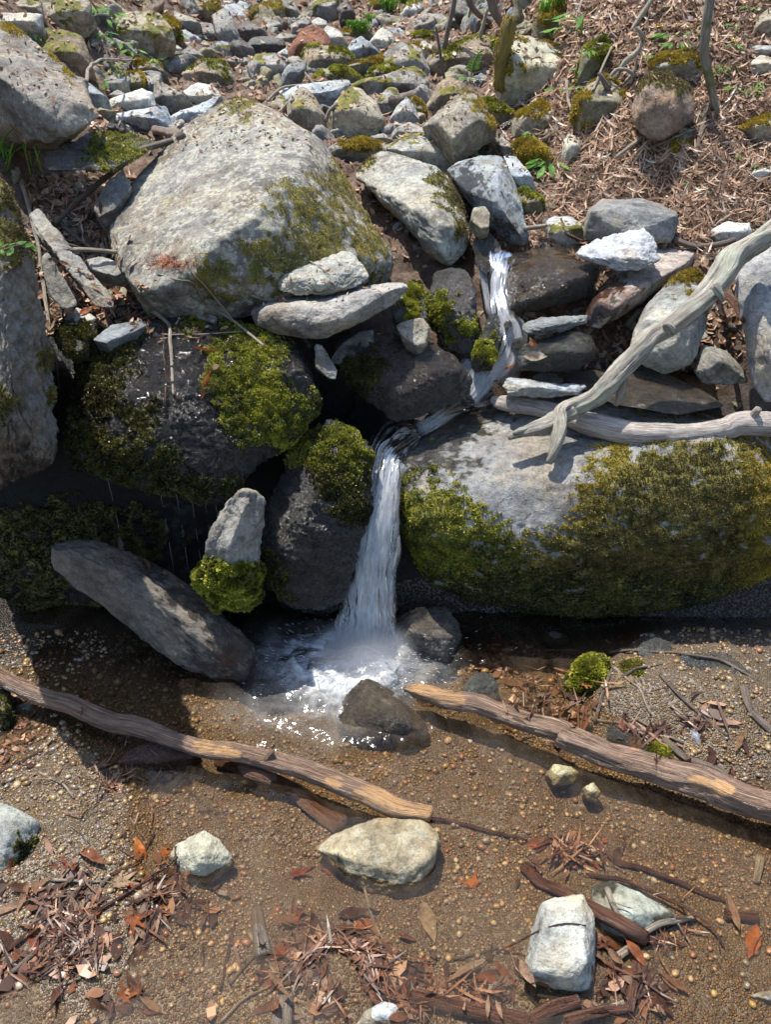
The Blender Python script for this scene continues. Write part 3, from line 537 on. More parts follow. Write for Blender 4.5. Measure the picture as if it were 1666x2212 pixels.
rock('broad upright grey slab with drip stains behind the forked branch', [(810, 880), (830, 750), (900, 620), (1010, 500), (1080, 440), (1200, 400), (1310, 520), (1290, 640), (1270, 760), (1200, 960), (1100, 1000), (1020, 1020), (900, 960), (840, 930)], 2.04, 2.28, [(900, 700, 2.10), (1130, 700, 2.06), (1080, 900, 2.02), (1250, 600, 2.14)], tile=(2, 1), col=(.30, .305, .285), lod=6, sharp=26, rough=.5, thick=.12, lich=.2,
     tufts=3500, mossc='gold', mb=[(1170, 440, 95), (1260, 600, 40)], bury=.02, mh=.012)
rock('large smooth grey boulder cut by the right edge, beside the forked branch', [(1440, 450), (1520, 330), (1666, 230), (1800, 200), (1850, 700), (1800, 1200), (1640, 1225), (1560, 1130), (1545, 1010), (1600, 900), (1580, 700), (1560, 640), (1470, 560)], 1.92, 2.2, [(1600, 500, 2.05), (1650, 900, 1.92)], tile=(2, 1), col=(.27, .27, .26), lod=6, sharp=16, rough=.6, thick=.25, lich=.45, bury=0)
rock('rounded grey rock tucked below the broad upright slab', [(1200, 1010), (1250, 860), (1300, 870), (1400, 900), (1500, 1000), (1530, 1085), (1400, 1095), (1260, 1085)], 2.02, 2.12, [(1350, 960, 2.0)], tile=(2, 1), col='grey', lod=5, rough=.9, thick=.1, bury=.01)
rock('thin dark slate flake lying above the rounded wet stone', [(132, 745), (200, 705), (350, 690), (555, 682), (550, 720), (430, 770), (250, 810), (160, 800)], 2.08, 2.14, [(300, 750, 2.06)], tile=(2, 1), col=(.15, .16, .165), lod=5, sharp=20, rough=1.2, thick=.06, lich=.15, strata=(0, 0, 1), bury=0, name='stone', cat='stone')
rock('rounded wet stone splashed by the upper fall', [(100, 900), (180, 840), (350, 800), (480, 765), (560, 790), (600, 860), (590, 940), (500, 1000), (250, 1020), (130, 1000)], 2.02, 2.12, [(350, 890, 2.0), (520, 900, 2.0)], tile=(2, 1), col='dark', lod=6, sharp=12, rough=.9, thick=.1, wet=1, bury=.01, name='stone', cat='stone')
rock('layered grey stone lying just above the bleached log', [(15, 1110), (60, 1060), (200, 1080), (400, 1100), (545, 1120), (500, 1160), (350, 1170), (60, 1160)], 1.95, 2.02, [(200, 1120, 1.94)], tile=(2, 1), col=(.29, .32, .33), lod=5, sharp=16, rough=1.6, thick=.08, strata=(0, .2, 1), bury=.01, name='stone', cat='stone')
rock('small wet dark stone between two flat stones by the run', [(200, 1060), (260, 1030), (340, 1030), (400, 1075), (390, 1100), (260, 1090)], 2.0, 2.04, tile=(2, 1), col='dark', lod=4, wet=1, thick=.05, name='stone', cat='stone')
rock('wet flat ledge awash with brown water under the forked branch', [(330, 1040), (600, 1010), (880, 980), (1010, 1030), (1250, 1130), (1400, 1240), (1100, 1290), (700, 1230), (560, 1130)], 1.90, 2.16, [(700, 1120, 2.0), (1100, 1150, 1.98)], tile=(2, 1), col=(.17, .15, .12), lod=6, rough=.35, thick=.14, wet=1, lich=.05, bury=0)
rock('dark wet rock with running water film in the middle of the gully', [(500, 930), (620, 800), (760, 770), (900, 850), (1080, 830), (1230, 900), (1310, 970), (1360, 1060), (1340, 1160), (1240, 1240), (1000, 1330), (940, 1340), (820, 1330), (620, 1140), (570, 1060)], 1.92, 2.12, [(800, 950, 2.0), (1050, 1000, 1.98), (900, 1180, 1.90), (1270, 1000, 1.97)], tile=(1, 1), col=(.11, .10, .095), lod=6, sharp=14, rough=1.1, thick=.16, wet=1, lich=.1, tufts=5000, mossc='dark', mb=[(690, 1010, 120)], rust=.2, bury=0, mh=.009)
rock('small light grey rock above the dark wet rock', [(895, 745), (1010, 695), (1070, 700), (1110, 760), (1080, 860), (1030, 870), (950, 820)], 2.0, 2.05, tile=(1, 1), col='grey', lod=5, rough=1.3, thick=.08, lich=.4, name='stone', cat='stone')
rock('mossy wet rock wall left of the upper fall', [(1095, 540), (1130, 420), (1260, 385), (1340, 400), (1400, 520), (1395, 700), (1370, 960), (1200, 880), (1090, 700)], 2.10, 2.34, [(1200, 600, 2.15), (1330, 640, 2.14)], tile=(1, 1), col=(.16, .15, .14), lod=6, sharp=16, rough=1.1, thick=.14, wet=.9, lich=.3, tufts=7000, mossc='green', mb=[(1150, 640, 80), (1180, 720, 60), (1340, 740, 60), (1230, 820, 30)], bury=0, mh=.010)
rock('green mossy knob beneath the tip of the long wedge slab', [(870, 660), (960, 560), (990, 470), (1050, 480), (1060, 600), (1090, 700), (1000, 720), (900, 720)], 2.08, 2.2, tile=(1, 1), col='dark', lod=5, rough=1.1, thick=.1, wet=.6, tufts=4500, mossc='green', mb=[(1000, 620, 70), (1010, 520, 50)], mh=.010)
rock('narrow wet mossy rock splitting the upper fall', [(1365, 950), (1420, 800), (1470, 680), (1510, 660), (1540, 720), (1530, 860), (1500, 960), (1400, 975)], 2.04, 2.16, tile=(1, 1), col='dark', lod=5, rough=1.1, thick=.08, wet=1, tufts=3000, mossc='green', mb=[(1440, 880, 70)], mh=.008)
rock('wet dark stone step under the upper left trickle', [(1365, 250), (1400, 150), (1470, 160), (1540, 270), (1530, 340), (1450, 440), (1390, 380)], 2.34, 2.5, tile=(1, 1), col='dark', lod=5, rough=1.1, thick=.12, wet=1, bury=0)
rock('small tan block stone at the left foot of the blue grey rock', [(1350, 90), (1370, 20), (1440, 10), (1478, 50), (1470, 140), (1420, 150)], 2.42, 2.5, tile=(1, 1), col='tan', lod=5, rough=.7, thick=.08, name='stone', cat='stone', sharp=14)
rock('mottled grey rock edge jutting beside the moss of the dripping rock', [(400, 860), (440, 860), (480, 960), (540, 1020), (530, 1080), (480, 1070), (400, 1000)], 1.86, 1.92, tile=(1, 1), col='grey', lod=5, rough=1.2, thick=.1, bury=0)
rock('grey rock under the wedge slab in the shade of the gully', [(490, 950), (560, 850), (680, 780), (760, 770), (760, 900), (640, 960), (500, 990)], 2.02, 2.1, tile=(1, 1), col=(.16, .15, .14), lod=5, rough=.8, thick=.1, bury=.0)
# left bank
rock('tall tilted slab with a shaded underside at upper left', [(-250, -20), (0, 110), (75, 170), (180, 225), (520, 500), (600, 700), (580, 740, 2.45), (430, 870, 2.62), (370, 900, 2.72), (240, 850, 2.85), (-250, 900, 3.0)], 2.35, 3.05, [(-100, 400, 2.55), (60, 520, 2.48), (220, 700, 2.42), (340, 850, 2.42), (500, 640, 2.46)], tile=(0, 0), col=(.20, .18, .155), lod=6, sharp=26, rough=.8, thick=.3, lich=.3, tufts=2500, mossc='gold', mb=[(80, 170, 60), (330, 330, 40), (430, 430, 40)], mh=.007, bury=0)
rock('glossy wet rock with a green moss patch above the left crevice', [(260, 960), (360, 890), (500, 820), (560, 790), (700, 800), (950, 830), (1010, 850), (980, 900), (840, 940), (640, 1070), (500, 1070), (300, 1070), (255, 1010)], 2.36, 2.62, [(400, 980, 2.38), (600, 1000, 2.36), (800, 900, 2.42)], tile=(0, 0), col=(.16, .16, .15), lod=6, sharp=12, rough=.9, thick=.16, wet=1, lich=.3, tufts=5000, mossc='green', mb=[(720, 900, 130), (620, 950, 60)], mh=.012, bury=0)
rock('fractured grey rock wedged beside the left side of the great boulder', [(580, 1220), (650, 1130), (730, 1050), (800, 1110), (810, 1160), (700, 1280), (600, 1330), (570, 1280)], 2.35, 2.45, tile=(0, 0), col='grey', lod=5, rough=1.2, thick=.1, wet=.3)
rock('long grey slab leaning in the crevice left of the great boulder', [(160, 60), (230, 10), (270, 120), (420, 290), (600, 480), (700, 600), (700, 640), (600, 640), (520, 560), (330, 320), (200, 140)], 1.98, 2.36, [(400, 380, 2.08)], tile=(0, 1), col='grey', lod=6, sharp=22, rough=.8, thick=.08, lich=.4, bury=0, strata=(1, 0, 1))
rock('grey triangular slab standing beside the leaning slab', [(255, 310), (290, 290), (380, 440), (470, 600), (470, 630), (390, 650), (300, 560), (265, 440)], 1.92, 2.02, tile=(0, 1), col='grey', lod=5, sharp=22, rough=.7, thick=.07, bury=0)
rock('pale topped stone in the trickle at the left of the great boulder', [(520, 340), (620, 320), (740, 360), (775, 410), (700, 440), (560, 400)], 2.14, 2.2, tile=(0, 1), col='pale', lod=5, rough=.9, thick=.1, wet=.3, name='stone', cat='stone')
rock('flat pale stone at the left end of the moss rock', [(390, 700), (470, 630), (540, 660), (590, 700), (480, 735), (400, 735)], 1.92, 2.0, tile=(0, 1), col='pale', lod=5, thick=.06, name='stone', cat='stone')
rock('smooth pale wet stone bedded in the top of the moss rock', [(565, 830), (680, 740), (860, 710), (900, 740), (800, 790), (640, 850)], 1.86, 1.96, tile=(0, 1), col='lblue', lod=5, rough=.5, thick=.06, wet=.4, name='stone', cat='stone')
rock('mossy block below the flat pale stone', [(360, 740), (480, 715), (580, 740), (500, 900), (400, 900), (350, 830)], 1.86, 1.94, tile=(0, 1), col='dark', lod=5, thick=.1, wet=.6, tufts=3500, mossc='dark', mb=[(450, 800, 110)], mh=.01)
rock('narrow grey driftlike stone below the great boulder', [(1145, 660), (1200, 650), (1330, 690), (1310, 720), (1200, 700)], 1.98, 2.02, tile=(0, 1), col='grey', lod=4, thick=.05, name='stone', cat='stone')
# pool
rock('glittering wet rock at the right foot of the waterfall', [(885, 90), (930, 20), (1050, -40), (1220, -20), (1270, 60), (1312, 150), (1280, 240), (1220, 340), (1150, 330), (1000, 230), (900, 170)], 1.56, 1.72, [(1000, 120, 1.62), (1180, 150, 1.60), (1200, 280, 1.55)], tile=(1, 3), col=(.34, .32, .29), lod=6, sharp=20, rough=1.3, thick=.14, wet=1, lich=.1)
rock('pyramid shaped wet rock in the pool in front of the fall', [(540, 580), (600, 480), (690, 395), (730, 400), (860, 470), (1000, 580), (1110, 720), (1100, 780), (1000, 830), (700, 800), (540, 740)], 1.36, 1.50, [(760, 560, 1.42), (900, 640, 1.38)], tile=(1, 3), zt=.20, col=(.20, .175, .13), lod=6, sharp=20, rough=.9, thick=.12, wet=1, lich=.05, rust=.15)
rock('round speckled green grey stone at the end of the right log', [(1305, 480), (1340, 400), (1400, 360), (1470, 370), (1530, 430), (1535, 500), (1500, 570), (1400, 550)], 1.42, 1.47, tile=(1, 3), col=(.22, .23, .20), lod=6, sharp=8, rough=.5, thick=.07, wet=.8, name='stone', cat='stone')
rock('flat wet stone at the waters edge left of the fall', [(30, 150), (100, 80), (250, 40), (500, 50), (520, 140), (380, 185), (60, 180)], 1.60, 1.72, tile=(1, 3), col='dark', lod=5, thick=.08, wet=1, name='stone', cat='stone')
rock('cone shaped stone capped with bright yellow green moss', [(450, 420), (500, 300), (580, 258), (640, 290), (680, 400), (660, 500), (560, 540), (470, 520), (400, 500)], 1.38, 1.46, tile=(2, 3), col='dark', lod=5, sharp=16, rough=1.6, thick=.07, wet=.7, tufts=11000, mossc='green', tl=.013, mb=[(580, 400, 125), (600, 480, 80)], mh=.010, name='stone', cat='stone')
rock('low moss fringed mound littered with needles beside the mossy cone', [(700, 420), (760, 300), (880, 285), (960, 340), (1040, 480), (1050, 580), (900, 640), (720, 600)], 1.36, 1.5, tile=(2, 3), col=(.13, .10, .06), lod=5, sharp=8, rough=1.0, thick=.1, tufts=6500, mossc=lambda pp, rs: np.where(rs.rand(len(pp)) < .5, 'green', 'brown'), mb=[(820, 320, 90), (930, 350, 80), (1010, 560, 50), (960, 450, 60)], mh=.008, lich=0)
rock('broad dark wet rock in shade under the right end of the huge boulder', [(1080, 300), (1140, 250), (1400, 240), (1560, 380), (1600, 460), (1480, 540), (1380, 560), (1200, 500), (1120, 420)], 1.42, 1.56, tile=(2, 3), col=(.11, .115, .115), lod=6, sharp=16, rough=1.0, thick=.14, wet=.8, lich=.1)
rock('dark stone in the shade above the stick under the huge boulder', [(850, 260), (870, 190), (960, 150), (1050, 180), (1080, 260), (1000, 300)], 1.58, 1.64, tile=(2, 3), col='dark', lod=4, thick=.08, wet=.6, name='stone', cat='stone')
rock('round stone half hidden under the huge mossy boulder', [(260, 140), (330, 110), (420, 130), (440, 190), (380, 210), (270, 190)], 1.66, 1.7, tile=(2, 3), col='dark', lod=4, sharp=8, thick=.08, wet=.6, name='stone', cat='stone')
rock('pale blue grey slab standing in litter above the right log', [(1130, 680), (1200, 650), (1260, 740), (1310, 880), (1290, 920), (1200, 890), (1150, 800)], 1.22, 1.32, tile=(2, 3), col='lblue', lod=5, thick=.04, rough=.8, name='stone', cat='stone')
rock('wet mossy stone against the upper side of the right log', [(660, 700), (740, 690), (830, 760), (820, 850), (720, 820), (650, 760)], 1.26, 1.33, tile=(2, 3), col='dark', lod=4, thick=.05, wet=.8, name='stone', cat='stone')
rock('small moss tufted stone close above the right log', [(900, 860), (950, 810), (1030, 820), (1080, 880), (1050, 930), (920, 900)], 1.18, 1.24, tile=(2, 3), col='dark', lod=4, thick=.05, wet=.6, tufts=1800, mossc='green', mb=[(980, 860, 80)], name='stone', cat='stone')
rock('small blue grey stone beside the crossed twigs', [(605, 590), (640, 560), (670, 590), (640, 630), (610, 620)], 1.33, 1.35, tile=(2, 3), col='lblue', lod=4, thick=.02, name='stone', cat='stone')
rock('round tan pebble stone near the right log', [(520, 690), (540, 655), (575, 665), (570, 710), (540, 725)], 1.27, 1.29, tile=(2, 3), col='tan', lod=4, thick=.02, sharp=8, name='stone', cat='stone')
rock('red brown wet rock lying low beside the left log', [(630, 945), (760, 860), (880, 800), (1040, 798), (1180, 850), (1250, 900), (1200, 930), (900, 980), (720, 980)], 1.17, 1.28, [(800, 900, 1.19), (1050, 860, 1.2)], tile=(0, 3), col=(.20, .10, .065), lod=6, sharp=14, rough=.8, thick=.07, wet=.85, lich=.05)
rock('green grey wet stone above the left end of the left log', [(60, 610), (110, 560), (190, 555), (250, 600), (230, 650), (130, 655)], 1.36, 1.4, tile=(0, 3), col='lblue', lod=4, thick=.05, wet=.6, name='stone', cat='stone')
rock('mossy stone at the left edge above the gravel', [(-60, 480), (20, 460), (50, 560), (80, 680), (60, 780), (-60, 800)], 1.28, 1.4, tile=(0, 3), col='dark', lod=4, thick=.08, tufts=2500, mossc='dark', mb=[(10, 600, 120)], name='stone', cat='stone')
rock('pale veined boulder at the left edge beside the wet leaves', [(-50, 1735), (-10, 1728), (40, 1745), (80, 1775), (75, 1830), (40, 1890), (-10, 1925), (-50, 1925)], .97, 1.15, [(20, 1800, 1.04)], col=(.25, .27, .255), lod=6, sharp=12, rough=.7, thick=.1, lich=.3, tufts=2500, mossc='dark', mb=[(70, 1850, 36), (40, 1890, 25)])
rock('cracked flat tan rock in the shallow pool, lowest centre', [(380, 190), (440, 150), (700, 30), (830, 0), (1060, 15), (1150, 90), (1178, 160), (1150, 300), (1100, 400), (1000, 505), (930, 515), (700, 460), (560, 370), (450, 260)], .93, 1.14, [(600, 250, 1.0), (900, 360, .96), (700, 120, 1.06), (1100, 250, 1.0), (1000, 130, 1.06)], tile=(1, 4), zt=.20, col=(.25, .215, .145), lod=6, sharp=18, rough=.8, thick=.07, lich=.6, wb=[(500, 330, 60), (700, 450, 60)], bury=.03)
rock('small angular yellow white stone with a sunlit point among wet leaves', [(1030, 260), (1080, 170), (1200, 105), (1250, 95), (1330, 130), (1420, 240), (1425, 290), (1290, 430), (1240, 430), (1120, 400)], .965, 1.09, [(1200, 230, .985), (1230, 260, .97), (1250, 140, 1.05)], tile=(0, 4), col=(.34, .33, .26), lod=6, sharp=26, rough=.8, thick=.05, lich=.3, bury=.02, name='stone', cat='stone')
rock('upright bright white rock with brown spots at lower right', [(120, 960), (190, 700), (240, 520), (400, 510), (460, 475), (520, 480), (595, 610), (590, 870), (560, 1130), (520, 1145), (380, 1100), (160, 1010)], .76, .93, [(300, 560, .86), (500, 560, .86), (180, 960, .77), (470, 1000, .755), (540, 900, .785)], tile=(2, 4), col=(.40, .41, .385), lod=6, sharp=20, rough=.7, thick=.06, lich=.0, bury=.02, wb=[(150, 1010, 40)], strata=None)
rock('flat green grey stone half under water behind the white rock', [(570, 400), (700, 395), (860, 460), (1120, 610), (1000, 740), (800, 820), (690, 800), (600, 720), (590, 560)], .84, 1.0, [(800, 600, .90)], tile=(2, 4), col=(.27, .29, .25), lod=5, sharp=16, rough=.5, thick=.04, wb=[(1050, 640, 60), (640, 430, 50)])
rock('blue grey stone cut by the bottom edge, in the leaf drift', [(640, 1290), (720, 1180), (820, 1125), (900, 1150), (950, 1240), (960, 1340), (660, 1340)], .68, .76, tile=(1, 4), col='lblue', lod=5, sharp=12, thick=.05, rough=.6, name='stone', cat='stone')
rock('small grey stone cut by the right edge near the bottom', [(1530, 1100), (1600, 1070), (1750, 1060), (1750, 1200), (1620, 1160)], .78, .84, tile=(2, 4), col='lblue', lod=4, thick=.03, name='stone', cat='stone')
rock('low yellow olive stone just under the water by the left log', [(1400, 1010), (1480, 940), (1600, 930), (1666, 1000), (1640, 1060), (1500, 1060)], 1.13, 1.2, tile=(0, 3), col='olive', lod=4, thick=.03, wet=.6, name='stone', cat='stone')
rock('pale stone under the rippled water below the right log', [(300, 1000), (340, 930), (440, 940), (500, 980), (460, 1050), (340, 1070)], 1.12, 1.18, tile=(2, 3), col=(.36, .34, .20), lod=4, thick=.02, name='stone', cat='stone')
rock('second pale stone under the rippled water, lower and right', [(510, 1080), (580, 1040), (630, 1100), (600, 1170), (540, 1150)], 1.08, 1.12, tile=(2, 3), col=(.33, .33, .24), lod=4, thick=.02, name='stone', cat='stone')
# ---- background rocks, measured in tiles; columns: tile column, colour, moss, lichen, label, outline
BG = [
 (0, 'pale', .0, .4, 'pale squared block at the far left under the leaf slope', [(0, 100), (10, 80), (240, 90), (235, 180), (120, 190), (30, 150)]),
 (0, 'tan', .2, .5, 'tan block with a shaded front at the top left edge of the frame', [(255, 0), (400, -30), (530, 0), (540, 90), (500, 150), (370, 190), (265, 160), (250, 60)]),
 (0, 'grey', .0, .3, 'small flat grey rock under the tan block', [(395, 170), (420, 135), (560, 130), (585, 180), (480, 205), (410, 205)]),
 (0, 'brown', .15, .3, 'rounded shaded rock behind the tall tilted slab', [(204, 215), (260, 195), (400, 200), (480, 230), (530, 300), (545, 400), (480, 440), (380, 420), (260, 300)]),
 (0, 'tan', .12, .8, 'wide spotted boulder with leafy shoots in front', [(640, 140), (800, 90), (960, 95), (1030, 180), (1050, 250), (890, 335), (720, 335), (650, 240)]),
 (0, 'olive', .9, .2, 'gold mossed hump right of the wide spotted boulder', [(960, 110), (1040, 110), (1100, 150), (1090, 220), (1050, 260), (1000, 200)]),
 (0, 'grey', .0, .2, 'grey wedge leaning beside the gold mossed hump', [(1040, 100), (1075, 75), (1170, 110), (1215, 140), (1190, 190), (1110, 180)]),
 (0, 'grey', .0, .3, 'rounded dark stone below the grey wedge', [(1185, 190), (1215, 145), (1290, 150), (1330, 190), (1330, 240), (1270, 255), (1200, 230)]),
 (0, 'brown', .3, .4, 'brown boulder at the top left of the stream channel', [(1110, 20), (1200, -10), (1330, 10), (1340, 60), (1290, 145), (1190, 110), (1090, 75)]),
 (0, 'grey', .0, .3, 'tall leaning dark rock beside the far channel', [(1305, 110), (1370, 65), (1420, 110), (1470, 250), (1480, 330), (1400, 310), (1320, 200)]),
 (0, 'blue', .0, .2, 'blue grey rounded rock at the head of the channel', [(1420, 60), (1470, 10), (1530, 30), (1525, 80), (1450, 100)]),
 (0, 'dark', .0, .2, 'dark low rock in the far channel', [(1450, 170), (1520, 130), (1620, 190), (1640, 240), (1500, 255)]),
 (1, 'dark', .0, .2, 'dark flat boulder left of the red brown rock', [(-40, 300), (20, 235), (120, 228), (190, 240), (215, 280), (150, 320), (0, 325)]),
 (1, 'grey', .1, .3, 'broad rounded rock with a moist dark foot in the channel', [(-10, 410), (30, 350), (150, 335), (210, 395), (225, 450), (130, 485), (20, 480)]),
 (0, 'grey', .0, .2, 'tiny grey stone in the trickle at the far left channel', [(1390, 370), (1440, 345), (1490, 380), (1450, 412)]),
 (0, 'tan', .35, .5, 'wide flat topped rock with leaves and moss on its top', [(1130, 450), (1240, 375), (1360, 385), (1405, 440), (1415, 520), (1300, 530), (1180, 510)]),
 (0, 'olive', .7, .2, 'brown mossy lump left of the upright broken stone', [(720, 510), (760, 460), (850, 450), (880, 500), (850, 575), (740, 565)]),
 (0, 'grey', .0, .5, 'upright broken stone with a lichened top', [(855, 450), (920, 435), (980, 450), (975, 540), (990, 610), (930, 605), (870, 535)]),
 (0, 'grey', .0, .4, 'long grey stone tilted down from the upright broken stone', [(960, 500), (1010, 520), (1100, 590), (1185, 665), (1150, 680), (1040, 710), (940, 610)]),
 (0, 'pale', .0, .3, 'pale block stone, upper of the two by the great boulder', [(645, 655), (680, 610), (860, 552), (920, 572), (940, 665), (830, 690), (650, 710)]),
 (0, 'lblue', .0, .1, 'long blue grey block stone, lower of the two by the great boulder', [(670, 715), (820, 680), (1000, 660), (1050, 760), (1040, 795), (850, 805), (740, 800)]),
 (0, 'lblue', .0, .1, 'ragged blue grey stone touching the great boulder', [(1050, 715), (1160, 680), (1260, 660), (1340, 590), (1310, 650), (1130, 805), (1060, 780)]),
 (0, 'pale', .0, .8, 'rounded pale green stone behind the great boulder', [(1128, 565), (1200, 515), (1290, 528), (1345, 590), (1260, 650), (1180, 660)]),
 (0, 'blue', .0, .1, 'blue grey slab lying along the foot of the tilted slab', [(505, 500), (545, 515), (645, 590), (620, 640), (570, 650), (530, 565)]),
 (0, 'grey', .0, .1, 'small grey stone above the pale block', [(650, 595), (720, 550), (768, 582), (720, 620)]),
 (0, 'pale', .0, .1, 'little white stone at a leafy ledge', [(1030, 305), (1080, 275), (1112, 300), (1100, 325), (1045, 320)]),
 (0, 'grey', .0, .2, 'grey stone lying in leaves near the little white stone', [(1090, 335), (1160, 288), (1245, 350), (1185, 380), (1110, 375)]),
 (0, 'tan', .0, .2, 'tan stone in the leaf litter of the far left ledge', [(1185, 285), (1250, 248), (1295, 290), (1235, 315)]),
 (0, 'tan', .0, .2, 'pointed tan stone sticking from the leaves', [(1320, 275), (1380, 243), (1398, 300), (1350, 322)]),
 (0, 'olive', .5, .3, 'mossy rise behind the upright broken stone', [(745, 430), (800, 368), (960, 388), (1005, 450), (900, 480)]),
 (0, 'tan', .2, .5, 'rough rock at the far upper left corner', [(60, 40), (130, 5), (240, 20), (245, 75), (120, 80)]),
 (1, 'grey', .0, .2, 'grey stone left of the red brown rock', [(160, 228), (200, 205), (290, 218), (280, 268), (220, 255)]),
 (1, 'grey', .0, .2, 'small pinkish grey stone with a squared side', [(250, 155), (290, 130), (305, 190), (260, 205)]),
 (1, 'grey', .0, .3, 'rounded grey stone at the top of the channel pile', [(290, 140), (345, 98), (380, 130), (370, 175), (310, 195)]),
 (1, 'pale', .0, .3, 'rounded pale grey stone right of the channel pile', [(383, 130), (420, 112), (470, 130), (482, 172), (450, 195), (390, 165)]),
 (1, 'red', .0, .0, 'red brown pitted rock, the only reddish one of the pile', [(250, 310), (285, 240), (315, 190), (380, 158), (440, 180), (490, 250), (505, 300), (400, 300), (300, 300), (260, 375)]),
 (1, 'pale', .0, .4, 'long cream coloured rock right of the red brown rock', [(445, 195), (480, 165), (540, 190), (612, 290), (590, 315), (510, 300), (460, 240)]),
 (1, 'lblue', .0, .0, 'bright pale blue angular rock with broken corner', [(600, 300), (640, 245), (680, 230), (740, 270), (792, 325), (700, 355), (650, 375), (600, 335)]),
 (1, 'pale', .0, .3, 'tall pale rock with a shaded side below the green grass', [(728, 268), (780, 200), (820, 178), (870, 210), (892, 262), (850, 330), (790, 330)]),
 (1, 'tan', .45, .7, 'square tan rock with yellow lichen top', [(338, 335), (360, 290), (430, 285), (570, 308), (625, 360), (570, 420), (450, 430), (345, 445)]),
 (1, 'blue', .0, .1, 'smooth slate blue rock beside the fine black stick', [(203, 455), (240, 400), (310, 375), (342, 380), (340, 440), (300, 465), (240, 520), (208, 510)]),
 (1, 'lblue', .0, .1, 'small pale blue stone left of the square tan rock', [(172, 325), (220, 300), (252, 330), (240, 355), (190, 358)]),
 (1, 'olive', .4, .5, 'rounded rock with a mossy left shoulder in the pile', [(395, 495), (430, 440), (510, 410), (590, 420), (692, 485), (690, 510), (530, 520), (400, 512)]),
 (1, 'olive', .6, .2, 'low flat mossy slab in the middle of the pile', [(560, 418), (650, 390), (825, 340), (850, 405), (700, 470), (640, 468)]),
 (1, 'grey', .25, .7, 'big blocky lichened rock in the upper middle', [(835, 395), (840, 330), (920, 280), (1000, 275), (1050, 320), (1090, 420), (1102, 485), (1040, 470), (940, 430), (900, 445)]),
 (1, 'olive', .9, .2, 'gold moss covered rock in front of the blocky rock', [(718, 475), (760, 420), (850, 398), (905, 425), (850, 480), (760, 500)]),
 (1, 'grey', .25, .7, 'long low rock with pale lichen crest', [(600, 530), (780, 480), (880, 450), (990, 418), (1050, 450), (1082, 515), (1040, 560), (900, 570), (760, 600), (640, 570)]),
 (1, 'lblue', .0, .1, 'long light blue slab across the middle of the pile', [(178, 575), (250, 530), (420, 510), (580, 498), (605, 515), (560, 610), (400, 590), (230, 650), (185, 640)]),
 (1, 'tan', .15, .6, 'upright tan rock behind the right shoulder of the great boulder', [(245, 630), (280, 580), (320, 538), (345, 545), (400, 610), (450, 700), (458, 790), (390, 840), (330, 800), (240, 720)]),
 (1, 'tan', .25, .7, 'rounded upright boulder with lichened crown and dark foot', [(488, 720), (540, 620), (620, 548), (680, 560), (760, 640), (805, 740), (750, 820), (620, 840), (520, 800)]),
 (1, 'grey', .15, .6, 'tilted flat faced rock below the short log', [(745, 640), (850, 550), (890, 545), (922, 590), (900, 690), (830, 720), (790, 660)]),
 (1, 'lblue', .0, .1, 'blue grey triangular rock standing on its base', [(868, 725), (905, 660), (960, 606), (1000, 650), (1037, 735), (980, 770), (900, 780)]),
 (1, 'olive', .7, .2, 'small mossy rock behind the triangular rock', [(970, 622), (1010, 605), (1062, 640), (1072, 715), (1030, 730)]),
 (1, 'brown', .15, .5, 'banded brown rock behind the big square boulder', [(1098, 640), (1150, 530), (1220, 478), (1310, 520), (1335, 570), (1240, 640), (1130, 700)]),
 (1, 'grey', .0, .3, 'smooth rounded grey slab beneath the big square boulder', [(868, 860), (900, 790), (980, 753), (1060, 790), (1085, 835), (960, 865)]),
 (1, 'pale', .1, .5, 'broad pale sloping rock above the leaning lichened boulder', [(850, 905), (960, 840), (1080, 830), (1160, 870), (1255, 950), (1275, 985), (1170, 1050), (1080, 990), (950, 940)]),
 (1, 'grey', .3, .5, 'low mossy edged rock behind the leaning lichened boulder', [(488, 905), (580, 860), (720, 858), (840, 890), (872, 935), (760, 975), (620, 950), (500, 950)]),
 (1, 'brown', .5, .5, 'big moss hung rock at the foot of the right bank', [(1085, 410), (1120, 350), (1250, 290), (1380, 235), (1460, 240), (1530, 290), (1532, 385), (1440, 450), (1290, 470), (1130, 465)]),
 (1, 'pale', .3, .6, 'pale rock behind the moss hung rock', [(1000, 275), (1080, 250), (1130, 268), (1125, 350), (1060, 360)]),
 (1, 'grey', .0, .2, 'grey stone in the dark gap beside the big square boulder', [(1520, 885), (1550, 840), (1610, 900), (1640, 965), (1570, 960)]),
 (1, 'olive', .9, .2, 'mossy ledge right of the big square boulder', [(1430, 620), (1500, 615), (1640, 720), (1645, 800), (1550, 800), (1500, 745)]),
 (1, 'olive', .5, .5, 'mossy boulder at the top edge left of centre', [(0, 110), (40, 45), (180, 5), (212, 90), (170, 150), (60, 155)]),
 (1, 'grey', .0, .4, 'tall leaning grey rock at the top edge', [(190, 0), (230, -20), (265, 0), (312, 90), (290, 130), (220, 110)]),
 (1, 'grey', .2, .4, 'wide grey rock at the top edge over the small rounded stones', [(368, 30), (430, -10), (540, -10), (520, 100), (420, 110), (380, 80)]),
 (1, 'dark', .0, .2, 'dark rock in the top shade right of the wide grey rock', [(540, 50), (600, -10), (645, 90), (560, 130)]),
 (1, 'olive', .9, .1, 'mossy stump like rock at the top edge beside the fresh grass', [(728, 20), (800, -20), (870, 0), (860, 62), (750, 75)]),
 (1, 'pale', .3, .5, 'pale lichened rock in leaves at the top edge', [(930, 90), (980, 10), (1040, -10), (1062, 50), (1000, 125), (940, 125)]),
 (1, 'olive', .5, .2, 'small mossy stone left of the tall pale rock', [(560, 210), (585, 178), (628, 195), (625, 235), (580, 245)]),
